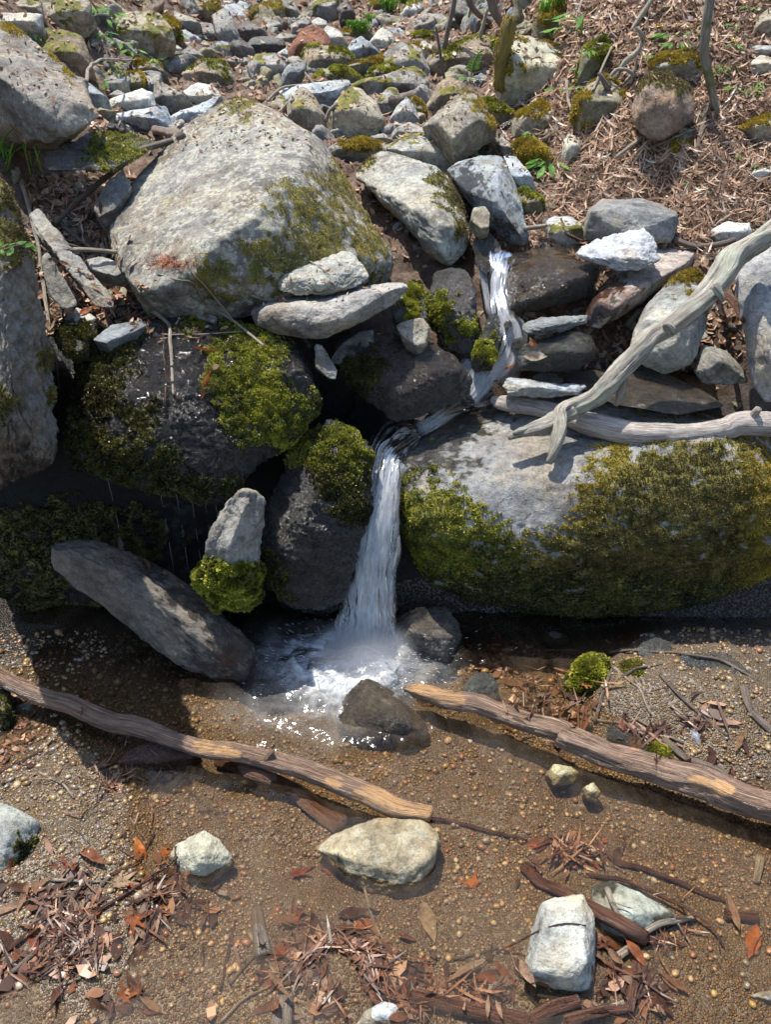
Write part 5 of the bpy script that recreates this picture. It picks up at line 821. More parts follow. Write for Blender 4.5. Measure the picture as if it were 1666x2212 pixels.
STICKS = [
 ('stick', 'long grey stick slanting across the crevice from the great boulder to the left', W_, 6, [(374, 303), (303, 324), (254, 363), (197, 409), (162, 441), (118, 485)], 4),
 ('stick', 'short thick brown stick wedged behind the left top of the great boulder', W_, 9, [(335, 280), (391, 293)], 8),
 ('stick', 'thin pale stick running down the edge of the left cliff rock', Wp, 4, [(35, 363), (60, 441), (81, 529), (88, 582), (100, 670), (104, 716)], 3),
 ('twig', 'broad branching twig lying over the top of the dripping moss rock', Wp, 3.0, [(571, 748), (504, 695), (458, 666), (409, 636), (360, 649), (282, 688)], 2),
 ('twig', 'bare twig hanging down the wet face of the moss rock', Wp, 4.5, [(328, 670), (365, 705), (370, 776), (374, 850)], 2.5),
 ('twig', 'thin side twig crossing the lower face of the great boulder', Wp, 2.2, [(504, 695), (476, 659), (441, 614), (416, 589), (409, 568)], 1.5),
 ('twig', 'hooked side twig standing against the great boulder foot', Wp, 2.0, [(439, 649), (416, 610), (380, 605), (340, 592)], 1.5),
 ('twig', 'level hair thin twig over the moss below the great boulder', Wp, 2.0, [(350, 721), (430, 722), (522, 716)], 1.5),
 ('twig', 'straight reddish stem hanging on the wet moss rock', Wr, 2.0, [(352, 698), (354, 780), (358, 881)], 1.5),
 ('twig', 'small forked twig lying on the wedge slab', Wp, 3, [(663, 621), (680, 635), (737, 626), (768, 603)], 2),
 ('twig', 'curved fine twig on the rough grey slab', Wp, 1.6, [(670, 565), (700, 585), (718, 610), (724, 625)], 1.2),
 ('twig', 'pale twig poking out left of the two stacked slabs', Wp, 2.6, [(538, 638), (560, 645), (578, 650)], 2),
 ('stick', 'pale broken stick among twigs in the left crevice', Wp, 4, t_((0, 1), (440, 285), (600, 285), (720, 295)), 4),
 ('stick', 'dark slanting stick in the left crevice pointing at the great boulder', W_, 3.5, t_((0, 1), (365, 125), (500, 230), (600, 290)), 3),
 ('stick', 'thin stick low in the left crevice over dead leaves', W_, 3, t_((0, 1), (420, 250), (560, 290), (640, 300)), 2),
 ('stick', 'dark thin stem in the left crevice dropping beside the triangular slab', W_, 2.5, t_((0, 1), (300, 330), (370, 470), (385, 700)), 2),
 ('stick', 'hanging dark stem beside the dripping rock on the left', W_, 3, t_((0, 1), (310, 860), (345, 980), (365, 1150)), 2),
 ('twig', 'pale twig lying over the gravel bar beside the round speckled stone', Wp, 2.6, [(1096, 1471), (1130, 1505), (1170, 1544)], 2),
 ('twig', 'pinkish twig curving down over the needle mound', Wp, 3, [(1325, 1442), (1381, 1488), (1406, 1541)], 2),
 ('twig', 'grey twig rising over the needle mound to the right', W_, 3.2, [(1322, 1477), (1375, 1442), (1431, 1432)], 3),
 ('twig', 'long tan twig above the right log', Wp, 3, [(1279, 1553), (1346, 1562), (1420, 1597)], 2),
 ('stick', 'long slanting grey stick crossing the gravel bar at right', W_, 3.5, [(1427, 1456), (1484, 1513), (1530, 1555), (1572, 1590)], 2.5),
 ('stick', 'long dark stick lying level in the shade below the huge boulder', W_, 3.2, [(1150, 1403), (1290, 1409), (1378, 1405), (1459, 1409), (1555, 1425), (1643, 1470)], 2.5),
 ('stick', 'dark branch half buried beside the right log', W_, 7, t_((2, 3), (1010, 770), (1150, 890), (1350, 970), (1450, 1050)), 8),
 ('stick', 'thick bent stick at the right edge of the gravel bar', W_, 7, [(1606, 1480), (1614, 1515), (1632, 1545), (1680, 1590)], 8),
 ('twig', 'dark upright twig pair left of the needle mound', W_, 4, [(1288, 1560), (1303, 1500), (1325, 1445)], 3),
 ('twig', 'dark twig on the litter above the right log', W_, 3.4, t_((2, 3), (840, 650), (960, 720), (1130, 800)), 2.6),
 ('twig', 'white peeled twig at the right gravel edge', Wp, 3, t_((2, 3), (1050, 570), (1150, 640)), 2),
 ('stick', 'red brown wet stick with a broken end, lying behind the white rock', Wr, 12, t_((2, 4), (150, 300), (240, 400), (400, 480), (560, 560), (720, 640), (885, 745)), 15),
 ('stick', 'pale barkless stick meeting the broken end of the red brown stick', Wp, 7, t_((2, 4), (870, 735), (1000, 660), (1200, 625)), 5),
 ('stick', 'short tan stick under the broken end of the red brown stick', Wp, 9, t_((2, 4), (690, 885), (760, 835), (835, 780)), 7),
 ('stick', 'straight orange stick pointing down beside the white rock', M_TWIGR, 7, t_((2, 4), (850, 870), (925, 1020), (1000, 1165)), 6),
 ('stick', 'short pale stick standing out behind the white rock', Wp, 6, t_((2, 4), (662, 440), (690, 520), (725, 600)), 4),
 ('stick', 'black rotten stick running down to the bottom edge beside the white rock', M_TWIGR, 9, t_((2, 4), (830, 780), (840, 950), (790, 1200)), 9),
 ('twig', 'long curved red twig in the lower right shallows', Wr, 4.5, t_((2, 4), (530, 360), (760, 400), (950, 470), (1150, 560), (1290, 670), (1380, 800)), 2),
 ('stick', 'dark wavy stick under the rippled water at lower right', Wr, 6, t_((2, 4), (700, 290), (870, 320), (1050, 390), (1250, 470), (1390, 520)), 4),
 ('twig', 'thin black stem bent across the face of the white rock', M_TWIGR, 2.2, t_((2, 4), (-20, 830), (120, 765), (250, 700), (400, 660), (530, 670)), 1.4),
 ('stick', 'wet purplish root at the bottom edge left of the white rock', Wr, 14, t_((2, 4), (180, 1260), (330, 1170), (490, 1130)), 12),
 ('stick', 'second wet purplish root along the bottom edge', Wr, 11, t_((2, 4), (400, 1260), (620, 1210), (790, 1180)), 8),
 ('stick', 'flat orange wood chip in wet leaves at the bottom right', Wp, 6, t_((2, 4), (650, 1185), (770, 1145)), 5),
 ('stick', 'brown bark strip lying in the lower right shallows', Wr, 10, t_((2, 4), (1390, 600), (1590, 630)), 9),
 ('stick', 'upright orange bark flake at the right edge of the pool', Wp, 8, t_((2, 4), (1600, 250), (1580, 410)), 6),
 ('twig', 'pale curl of grass stem at the lower right edge', W_, 1.8, t_((2, 4), (1280, 740), (1310, 715), (1400, 745)), 1.2),
 ('twig', 'thin black twig slanting in the litter at lower right', W_, 3, t_((2, 4), (1060, 760), (980, 870), (930, 1000)), 2),
 ('stick', 'slender pale stick slanting through the wet leaves at the bottom centre', Wp, 4, [(539, 2013), (610, 2126), (659, 2220)], 3.5),
 ('stick', 'short rotten stick stub standing out of the shallow water', W_, 10, [(552, 1962), (558, 2005), (568, 2065)], 15),
 ('stick', 'second rotten stub cut by the bottom edge', W_, 16, [(614, 2155), (606, 2225)], 22),
 ('twig', 'bent golden straw under the cracked flat rock', Wp, 2.8, [(788, 1915), (804, 1975), (828, 2040), (790, 2048)], 2),
 ('twig', 'dark twig across the sunken leaves below the cracked rock', W_, 3, t_((1, 4), (260, 570), (500, 650), (780, 720)), 2),
 ('twig', 'long thin black twig on the gravel left of the white rock', W_, 2.6, t_((1, 4), (1250, 885), (1500, 810), (1680, 750)), 2),
 ('stick', 'shiny red brown branch in the leaf drift at the bottom edge', Wr, 13, [(885, 2150), (998, 2178), (1140, 2210)], 17),
 ('stick', 'thin dark stick trailing from the tip of the left log', Wr, 4.5, [(880, 1765), (962, 1774), (1061, 1795), (1140, 1812)], 4),
 ('twig', 'dark twig lying over the leaf drift, left of the corner stone', W_, 4.5, [(155, 1982), (197, 1936), (236, 1893)], 4),
 ('twig', 'long dark wet twig pointing at the small angular stone', Wr, 3.5, [(169, 1992), (268, 1936), (317, 1904), (385, 1850)], 2.5),
 ('twig', 'pale bent twig below the small angular stone', Wp, 3.4, t_((0, 4), (940, 390), (955, 460), (1100, 520), (1230, 570)), 2.6),
 ('twig', 'reddish level twig below the small angular stone', Wr, 4, t_((0, 4), (760, 520), (1000, 540), (1280, 525)), 5),
 ('twig', 'curved dark twig rising toward the pool from the leaf drift', Wr, 4, t_((0, 4), (660, 370), (850, 280), (945, 110)), 3),
 ('twig', 'fine upright twig touching the left of the small angular stone', Wr, 2.4, t_((0, 4), (1080, 180), (1080, 350), (1130, 600), (1190, 750)), 2),
 ('twig', 'thin tan twig in the open shallows left', Wp, 2.2, t_((0, 4), (790, 10), (890, 160)), 2),
 ('twig', 'flat silvery straw in the leaf drift at lower left', Wp, 3, t_((0, 4), (310, 392), (600, 398)), 3),
 ('twig', 'dark twig in the bottom left litter', W_, 5, t_((0, 4), (70, 960), (300, 760), (450, 680)), 4),
 ('twig', 'straight pale splinter in the bottom left gravel', Wp, 2.6, t_((0, 4), (350, 1040), (500, 985)), 2.2),
 ('twig', 'submerged long dark stem under the bottom shallows', Wr, 3, t_((0, 4), (1350, 1080), (1380, 900), (1440, 640)), 3),
 ('twig', 'speckled dark stem slanting at the bottom centre left', W_, 3.5, t_((0, 4), (1410, 1030), (1560, 850)), 3),
 ('twig', 'pale straw at the bottom centre left litter', Wp, 3, t_((0, 4), (1350, 1274), (1500, 1130), (1660, 1040)), 2),
 ('twig', 'golden splinter twig in the gravel below the left log', Wp, 3.2, [(85, 1622), (120, 1588), (145, 1562)], 2.2),
 ('twig', 'dark wet twig at the left edge of the gravel', Wr, 4, [(-5, 1668), (40, 1648), (90, 1622)], 3),
 ('twig', 'tan twig curving over the gravel below the left log', Wp, 2.6, t_((0, 3), (230, 980), (390, 1060), (450, 1140)), 2),
 ('twig', 'brown twig under the water below the red brown rock', Wr, 2.4, t_((0, 3), (640, 1000), (800, 1150)), 2),
 ('stick', 'smooth orange brown log half sunken beneath the left log', Wr, 12, [(470, 1645), (540, 1668), (640, 1712), (740, 1785)], 24),
 ('vine', 'arched bare vine over the rocks at upper left', Wp, 2.6, [(187, 176), (190, 148), (219, 129), (293, 130)], 1.8),
 ('twig', 'thin black twig crossing the light blue slab', W_, 2.8, [(610, 123), (634, 138), (670, 169), (693, 208)], 1.8),
 ('twig', 'pale curved twig at the left end of the light blue slab', Wp, 3, [(578, 219), (610, 190), (652, 183)], 2),
 ('stick', 'short pale stick leaning on the upright tan rock', Wp, 5, [(606, 243), (632, 217)], 4.5),
 ('stick', 'bare curved stick left of the lichen crowned boulder', Wp, 4, [(703, 262), (712, 240), (730, 224)], 3.5),
 ('stick', 'short fallen log across the rock pile', W_, 9, [(848, 218), (890, 206), (929, 190)], 8),
 ('stick', 'whitish stick laid down the soil of the bank', Wp, 4.5, [(1385, 300), (1329, 342)], 3.5),
 ('stick', 'bent grey root stick on the soil beside the thin sapling', W_, 5, [(1530, 225), (1519, 268), (1501, 342)], 4),
 ('twig', 'long straw coloured twig over the layered stone', Wp, 2.2, t_((2, 0), (900, 920), (1100, 830), (1300, 760), (1500, 690)), 2),
 ('twig', 'white twig on the leaf slope near the broad leaf', Wp, 3, t_((2, 0), (430, 210), (470, 120), (515, 0)), 3),
 ('twig', 'dry stem standing over the moss cushion', Wp, 2.4, t_((2, 0), (575, 560), (630, 420), (690, 290)), 2),
 ('twig', 'pale twig at the foot of the lichen streaked rock', Wp, 3, t_((2, 0), (415, 500), (420, 600), (440, 680)), 2.5),
 ('stick', 'brown curled root piece in the duff of the bank', W_, 6, t_((2, 0), (370, 730), (350, 800), (270, 860)), 4),
 ('twig', 'red straight twig in the duff behind the dark grey block', Wr, 2.4, t_((2, 1), (380, 90), (410, 180), (520, 240)), 4),
 ('stick', 'orange bark stick on the litter left of the dark grey block', Wp, 5, t_((2, 1), (150, 150), (290, 135)), 4),
 ('stick', 'weathered grey driftwood piece behind the orange slab', W_, 8, t_((2, 1), (1070, 220), (1200, 260), (1350, 240), (1440, 215)), 5),
 ('stick', 'wet brown stick down the gap left of the smooth right boulder', Wr, 6, t_((2, 1), (1340, 510), (1430, 600), (1500, 710)), 5),
 ('stick', 'short orange stick sticking out under the rust stained slab', Wp, 6, t_((2, 1), (870, 650), (820, 700), (780, 750)), 7),
 ('twig', 'thin twig against the glinting olive brown rock', Wp, 2, t_((2, 1), (485, 330), (450, 420), (415, 515)), 1.8),
]
for i, (nm, lb, mt, r, pts, r2) in enumerate(STICKS): lay(nm, lb, mt, r, pts, nm, i + 5, r2=r2)
# saplings, trunks and roots on the bank
def up(name, label, mat, pts, cat, seed=1, lift=0, kids=()):
    b = hit(*pts[-1][:2]); Y = b[0][1] if b is not None else 4; return stick(name, label, mat, [(x, y, Y - .02 - lift * (len(pts) - 1 - i), r) for i, (x, y, r) in enumerate(pts)], 12, .02, .006, .12, cat, seed)
up('sapling', 'thin pale sapling trunk standing at the right of the flat faced boulder', M_TRUNK, [(1545, -60, 9), (1535, 0, 10), (1524, 70, 10), (1524, 120, 9), (1537, 183, 9), (1551, 247, 7)], 'tree', 1)
up('mossy_post', 'rotten trunk stump coated in golden moss beside the lichen streaked rock', wood_mat('golden_stump', (.09, .06, .015), (.22, .155, .025), (.34, .25, .04), .8), [(1104, 38, 12), (1099, 60, 17), (1091, 100, 16), (1083, 150, 14), (1082, 195, 12)], 'stump', 2)
_p = bpy.data.objects['mossy_post']; _V = np.array([v.co[:] for v in _p.data.vertices]) + np.array(_p.location); _F = np.array([p.vertices[:] for p in _p.data.polygons]); _N = norms(_V, _F)
tuft(_p, np.array(_p.location), _V, _F, _N, np.ones(len(_V)), 3500, 'gold', .011, 3)
up('tree', 'furrowed grey brown tree trunk at the top edge above the mossy stump', M_TRUNK, [(1131, -80, 18), (1131, 0, 18), (1126, 46, 22)], 'tree', 3)
up('tree', 'dark slim trunk slanting at the top edge, nearer the middle', M_TWIG, [(992, -60, 6), (983, 0, 6), (970, 55, 6), (959, 105, 5)], 'tree', 4)
up('tree', 'dark bent trunk leaning at the top edge, left of the furrowed trunk', M_TWIG, [(1040, -60, 9), (1061, 0, 10), (1072, 28, 10), (1088, 52, 9)], 'tree', 5)
up('sapling', 'dark curved thin trunk at the top edge between two others', M_TWIG, [(1010, -40, 7), (1015, 5, 7), (1035, 32, 6), (1066, 52, 5)], 'tree', 6)
up('stick', 'white bare stick standing upright on the leaf slope', M_TWIGP, [(1051, 20, 4), (1044, 55, 4), (1038, 81, 4)], 'stick', 7)
up('stick', 'thin dark rod standing upright among the rocks', M_TWIG, [(941, 58, 2.5), (950, 110, 3), (961, 168, 3)], 'stick', 8)
for i, (lb, pts) in enumerate([('thick pale root at the top of the tangled roots', [(1363, 66, 5), (1378, 45, 6), (1395, 20, 6), (1412, -4, 5), (1440, 2, 4)]), ('long root snaking down through the tangle', [(1375, 60, 4), (1388, 85, 5), (1378, 112, 6), (1352, 132, 6), (1342, 150, 5), (1330, 170, 4)]),
     ('looped root at the lower left of the tangle', [(1318, 170, 3), (1332, 150, 4), (1356, 150, 4), (1370, 165, 4), (1358, 182, 3)]), ('short twisted root hooking right in the tangle', [(1350, 180, 3), (1362, 165, 4), (1372, 148, 4), (1376, 130, 3)]), ('brown broken root end beside the mossy block', [(1294, 158, 4), (1304, 172, 6), (1318, 192, 8)])]):
    h0 = min(hit(p[0], p[1])[0][1] for p in pts if hit(p[0], p[1])); stick('root', lb, M_TWIGP if i < 4 else M_TWIG, [(x, y, h0 - .01, r) for x, y, r in pts], 8, .012, .006, .1, 'root', i)

MARKS = [(*proj(np.array([o.location + Vector((0, 0, .5 * o.dimensions.z))]))[0], o['label']) for o in ROCKS]
def near(px, py, words=9):
    m = min((m for m in MARKS if len(m[2].split()) <= words), key=lambda m: (m[0] - px) ** 2 + (m[1] - py) ** 2); dx, dy = px - m[0], py - m[1]; return (('right of' if dx > 0 else 'left of') if abs(dx) > abs(dy) else ('below' if dy > 0 else 'above')) + ' the ' + m[2]
CN = ['grey', 'tan', 'blue grey', 'brown', 'grey', 'dark', 'olive', 'grey']
# ------------------------------------------------------------------ filler stones between the background rocks (they cannot be told apart)
rs = np.random.RandomState(77); protos = []
for k in range(8):
    D, F = ico(4); n = rs.normal(size=(9, 3)); n /= np.linalg.norm(n, axis=1)[:, None]; c = rs.uniform(.55, .95, 9); s_ = np.maximum(D @ n.T, 1e-4) / c[None]; r = (s_ ** 60).sum(1) ** (-1 / 60); r = np.minimum(r, 1.25)
    V = D * r[:, None] * np.array([1, rs.uniform(.6, 1), rs.uniform(.45, .8)]); Nn = norms(V, F); V = V + Nn * (fbm(V * 2.2 + k * 9, 4, 3)[:, None] * .09)
    mm = ss(Nn[:, 2] + fbm(V * 2 + k, 3, 4), .9, 1.2) * (k % 3 == 0)
    protos.append(mk('stone', V, F, M_ROCK, {'moss': mm, 'wet': np.full(len(V), .8 * (k == 5)), 'lichen': np.full(len(V), .4), 'rust': np.zeros(len(V))}))
cols = [CG[k] for k in ('grey', 'tan', 'blue', 'brown', 'grey', 'dark', 'olive', 'grey')]
def fill(n, reg, size, lb, grp, sink=.25):
    cnt = 0; tries = 0
    while cnt < n and tries < n * 8:
        tries += 1; x, y = rs.uniform(reg[0], reg[2]), rs.uniform(reg[1], reg[3]); h = hit(x, y)
        if h is None or not (h[2].startswith('hillside') or h[2].startswith('stream_bed')): continue
        dist = np.linalg.norm(h[0] - np.array([0, 0, CAMZ])); s = rs.uniform(*size) * dist / FPX * .5; k = rs.randint(8)
        o = link('stone', protos[k], None, h[0] + np.array([0, s * .5, -s * sink])); o.scale = (s, s, s); o.rotation_euler = rs.uniform(0, 6.28, 3) * np.array([.15, .15, 1]); ci = rs.randint(8); o.color = (*cols[ci], 1)
        tag(o, 'small ' + CN[ci] + ' stone ' + near(x, y), 'stone', 'small loose stones between the rocks'); cnt += 1
fill(120, (180, 0, 1150, 330), (30, 78), 'small broken stone lodged between the larger rocks of the pile', 'small stones between the rocks of the pile')
fill(34, (0, 380, 1200, 800), (18, 42), 'small stone in the dark gaps round the great boulder', 'small stones in the gaps of the gully')
fill(22, (1130, 60, 1666, 560), (8, 22), 'little stone bedded in the soil bank', 'little stones in the soil bank', .5)
fill(16, (1220, 540, 1666, 880), (20, 44), 'small stone in the gaps behind the forked branch', 'small stones behind the forked branch')
fill(26, (1000, 1380, 1666, 1600), (9, 20), 'small wet stone on the gravel bar below the huge boulder', 'small wet stones on the gravel bar', .4)
bpy.context.view_layer.update(); DG = bpy.context.evaluated_depsgraph_get()

# ------------------------------------------------------------------ pebbles
I1 = ico(1)
def pebbles(P_, S_, seed, mat=M_PEB, name='pebbles', flat=.62):
    rs = np.random.RandomState(seed); n = len(P_); D, F = I1; a = rs.uniform(0, 6.28, n); sc = np.stack([rs.uniform(.8, 1.25, n), rs.uniform(.7, 1.0, n), rs.uniform(flat * .8, flat * 1.3, n)], 1) * S_[:, None]
    q = D[None] * (1 + rs.normal(0, .16, (n, len(D), 1))) * sc[:, None, :]; ca, sa_ = np.cos(a)[:, None], np.sin(a)[:, None]
    V = np.stack([q[..., 0] * ca - q[..., 1] * sa_, q[..., 0] * sa_ + q[..., 1] * ca, q[..., 2]], -1) + P_[:, None]
    o = link(name, mk(name, V.reshape(-1, 3), (np.arange(n)[:, None, None] * len(D) + F[None]).reshape(-1, 3), mat, {'rnd': np.repeat(rs.rand(n), len(D))})); o['kind'] = 'stuff'; return o
rs = np.random.RandomState(8); n = 52000; px = rs.uniform(-120, 1790, n); py = 1385 + (2300 - 1385) * rs.rand(n) ** .85
G_ = np.array([PZ(a, b, -.02) for a, b in zip(px, py)]); S_ = np.clip(rs.lognormal(-6.15, .55, n), .0012, .0085); S_ *= np.clip(G_[:, 1] * .95, .62, 1.6)
kp = 1.7 * fbm(G_ * np.array([4.5, 4.5, 0]) + 3, 4, 91, .65) + .9 * (px < 430) * (py < 1800) + .35 * rs.randn(n) - .25 * (px > 1250) > -.22; G_, S_ = G_[kp], S_[kp]
G_[:, 2] = Z(G_[:, 0], G_[:, 1]) + S_ * .15; pebbles(G_, S_, 4)
pm = []
for k in range(6):
    D, F = ico(3); V = D * (1 + .12 * fbm(D * 1.3 + k * 5, 2, 8)[:, None]) * np.array([1, .8, .6]); pm.append(mk('pebble', V, F, None, None))
PC = [(.28, .19, .09), (.34, .25, .14), (.17, .155, .12), (.20, .095, .045), (.30, .25, .17), (.16, .105, .06), (.32, .22, .08)]
sP = N('large_pebble_stone', .25); oc = sP.nd('ShaderNodeObjectInfo').outputs['Color']; nn_ = sP.noise(90, 5, rough=.7)
sP.fin(sP.mix(1.0, oc, sP.ramp(nn_, (.3, .6), (.7, 1.3)), 'MULTIPLY'), .25, sP.bump(nn_, .003, .7))
for m_ in pm: m_.materials.append(sP.m)
zones = [((0, 1560, 420, 1760), 'ochre pebble on the gravel left of the red brown rock', 'pebbles on the left gravel', 55), ((0, 1900, 330, 2200), 'rounded pebble in the lower left gravel', 'pebbles of the lower left gravel', 35), ((330, 2000, 560, 2200), 'pebble under the shallow water at the bottom left', 'pebbles in the bottom left shallows', 30),
         ((950, 1560, 1250, 1760), 'amber pebble under the clear water of the pool', 'pebbles under the pool water', 45), ((930, 1780, 1150, 2080), 'amber pebble on the bed right of the cracked flat rock', 'pebbles right of the cracked rock', 50), ((1250, 1740, 1650, 1920), 'pebble under the rippled water at right', 'pebbles under the rippled water', 35), ((1350, 2000, 1660, 2200), 'small pebble in the lower right gravel', 'pebbles of the lower right gravel', 25)]
for z_, lb, gp, n_ in zones:
    for j in range(n_):
        x, y = rs.uniform(z_[0], z_[2]), rs.uniform(z_[1], z_[3]); g = PZ(x, y, -.02); s = rs.uniform(.0042, .0072) * (1.5 if rs.rand() < .12 else 1); g[2] = float(Z(np.array([g[0]]), np.array([g[1]]))[0]) + s * .3
        o = link('pebble', pm[rs.randint(6)], None, g); o.scale = (s, s, s); o.rotation_euler = (0, 0, rs.uniform(0, 6.28)); ci = rs.randint(7); o.color = (*PC[ci], 1); tag(o, ['ochre', 'tan', 'grey', 'rust red', 'cream', 'dark brown', 'amber'][ci] + ' ' + lb.replace('ochre ', '').replace('amber ', ''), 'pebble', gp)

# ------------------------------------------------------------------ leaves and litter
def leaf_mesh(kind, seed, name='leaf'):
    rs = np.random.RandomState(seed); out = []
    if kind == 'maple':
        lobes = [(-.95, .55), (-.48, .85), (0, 1.0), (.48, .85), (.95, .55)]; ang = []
        for i, (a, r) in enumerate(lobes):
            a = a * 1.75; out += [(a - .17, r * .62), (a - .10, r * .80), (a, r), (a + .10, r * .80), (a + .17, r * .62)]
            if i < 4: out.append((a + .42, .36))
        pts = [(math.sin(a) * r, math.cos(a) * r) for a, r in out] + [(.10, -.25), (0, -.08), (-.10, -.25)]
    else:
        w_ = {'oval': .36, 'long': .22}[kind]; pts = []
        for s in (1, -1):
            for t in np.linspace(0, 1, 11)[(0 if s > 0 else 1):(None if s > 0 else -1)] if s > 0 else np.linspace(1, 0, 11)[1:-1]:
                pts.append((s * w_ * math.sin(math.pi * t ** .85) * (1 + rs.uniform(-.06, .06)), t * 2 - 1))
    b = np.array(pts); c = np.array([[0, 0]]); ring = [b * k for k in (1, .66, .33)]; V2 = np.vstack(ring + [c]); m = len(b); F = []
    for r in range(2):
        for i in range(m): j = (i + 1) % m; F += [(r * m + i, r * m + j, (r + 1) * m + j), (r * m + i, (r + 1) * m + j, (r + 1) * m + i)]
    for i in range(m): F.append((2 * m + i, 2 * m + (i + 1) % m, 3 * m))
    x, y = V2[:, 0], V2[:, 1]; k1, k2 = rs.uniform(.1, .7), rs.uniform(-.3, .5); z = k1 * np.abs(x) ** 1.5 + k2 * y ** 2 * .4 + .10 * pn(np.stack([x * 2.2, y * 2.2, np.full(len(x), seed * 3.3)], 1), 1)
    st = np.array([[0, -.25 if kind == 'maple' else -1, 0], [.03, -.25 if kind == 'maple' else -1, 0], [.05, -.9 if kind == 'maple' else -1.35, .04]]); V = np.vstack([np.stack([x, y, z], 1), st]); F.append((len(V) - 3, len(V) - 2, len(V) - 1))
    return V, np.array(F)
LM = {k: [mk('leaf', *leaf_mesh(k, 10 * i + j), M_LEAF) for j in range(4)] for i, k in enumerate(('maple', 'oval', 'long'))}
GL = {k: [mk('leaf', *leaf_mesh(k, 90 + 10 * i + j), M_GREEN) for j in range(2)] for i, k in enumerate(('oval', 'long'))}
from mathutils import Matrix
LC = [('orange', (.52, .17, .04)), ('tan', (.46, .32, .20)), ('pale', (.50, .40, .30)), ('light', (.46, .36, .24)), ('brick', (.30, .09, .05)), ('red', (.24, .07, .04))]
LCN = ['dark brown', 'rusty', 'red brown', 'tan', 'orange', 'blackish', 'light brown']
LCR = [(.14, .06, .035), (.26, .10, .05), (.20, .085, .045), (.38, .24, .15), (.34, .11, .04), (.10, .05, .035), (.30, .17, .10)]
def place_leaf(px, py, size, kind, rs, label, group=None, tilt=.35, lift=.003, k=None, onwater=False):
    h = hit(px, py, skip=('pool_water',) if not onwater else ())
    if h is None: return
    loc, n, _ = h; dist = np.linalg.norm(loc - np.array([0, 0, CAMZ])); s = size * .5 * dist / FPX
    n = Vector(n); n = (n + Vector(rs.normal(0, tilt, 3))).normalized(); 
    if n.z < .1: n.z = .3; n.normalize()
    q = n.to_track_quat('Z', 'Y').to_matrix().to_4x4() @ Matrix.Rotation(rs.uniform(0, 6.28), 4, 'Z')
    o = link('leaf', LM[kind][rs.randint(4) if k is None else k])
    ci = rs.randint(7)
    if group: label = LCN[ci] + {'maple': ' lobed', 'oval': ' oval', 'long': ' narrow'}[kind] + ' leaf' + label.split('leaf', 1)[1]
    o.color = (*(LCR[ci] if group else next((c for w, c in LC if w in label.split()), (.30, .17, .09))), 1); o.matrix_world = Matrix.Translation(Vector(loc) + n * lift) @ q @ Matrix.Diagonal((s, s, s, 1)); tag(o, label, 'leaf', group); return o
rs = np.random.RandomState(21)
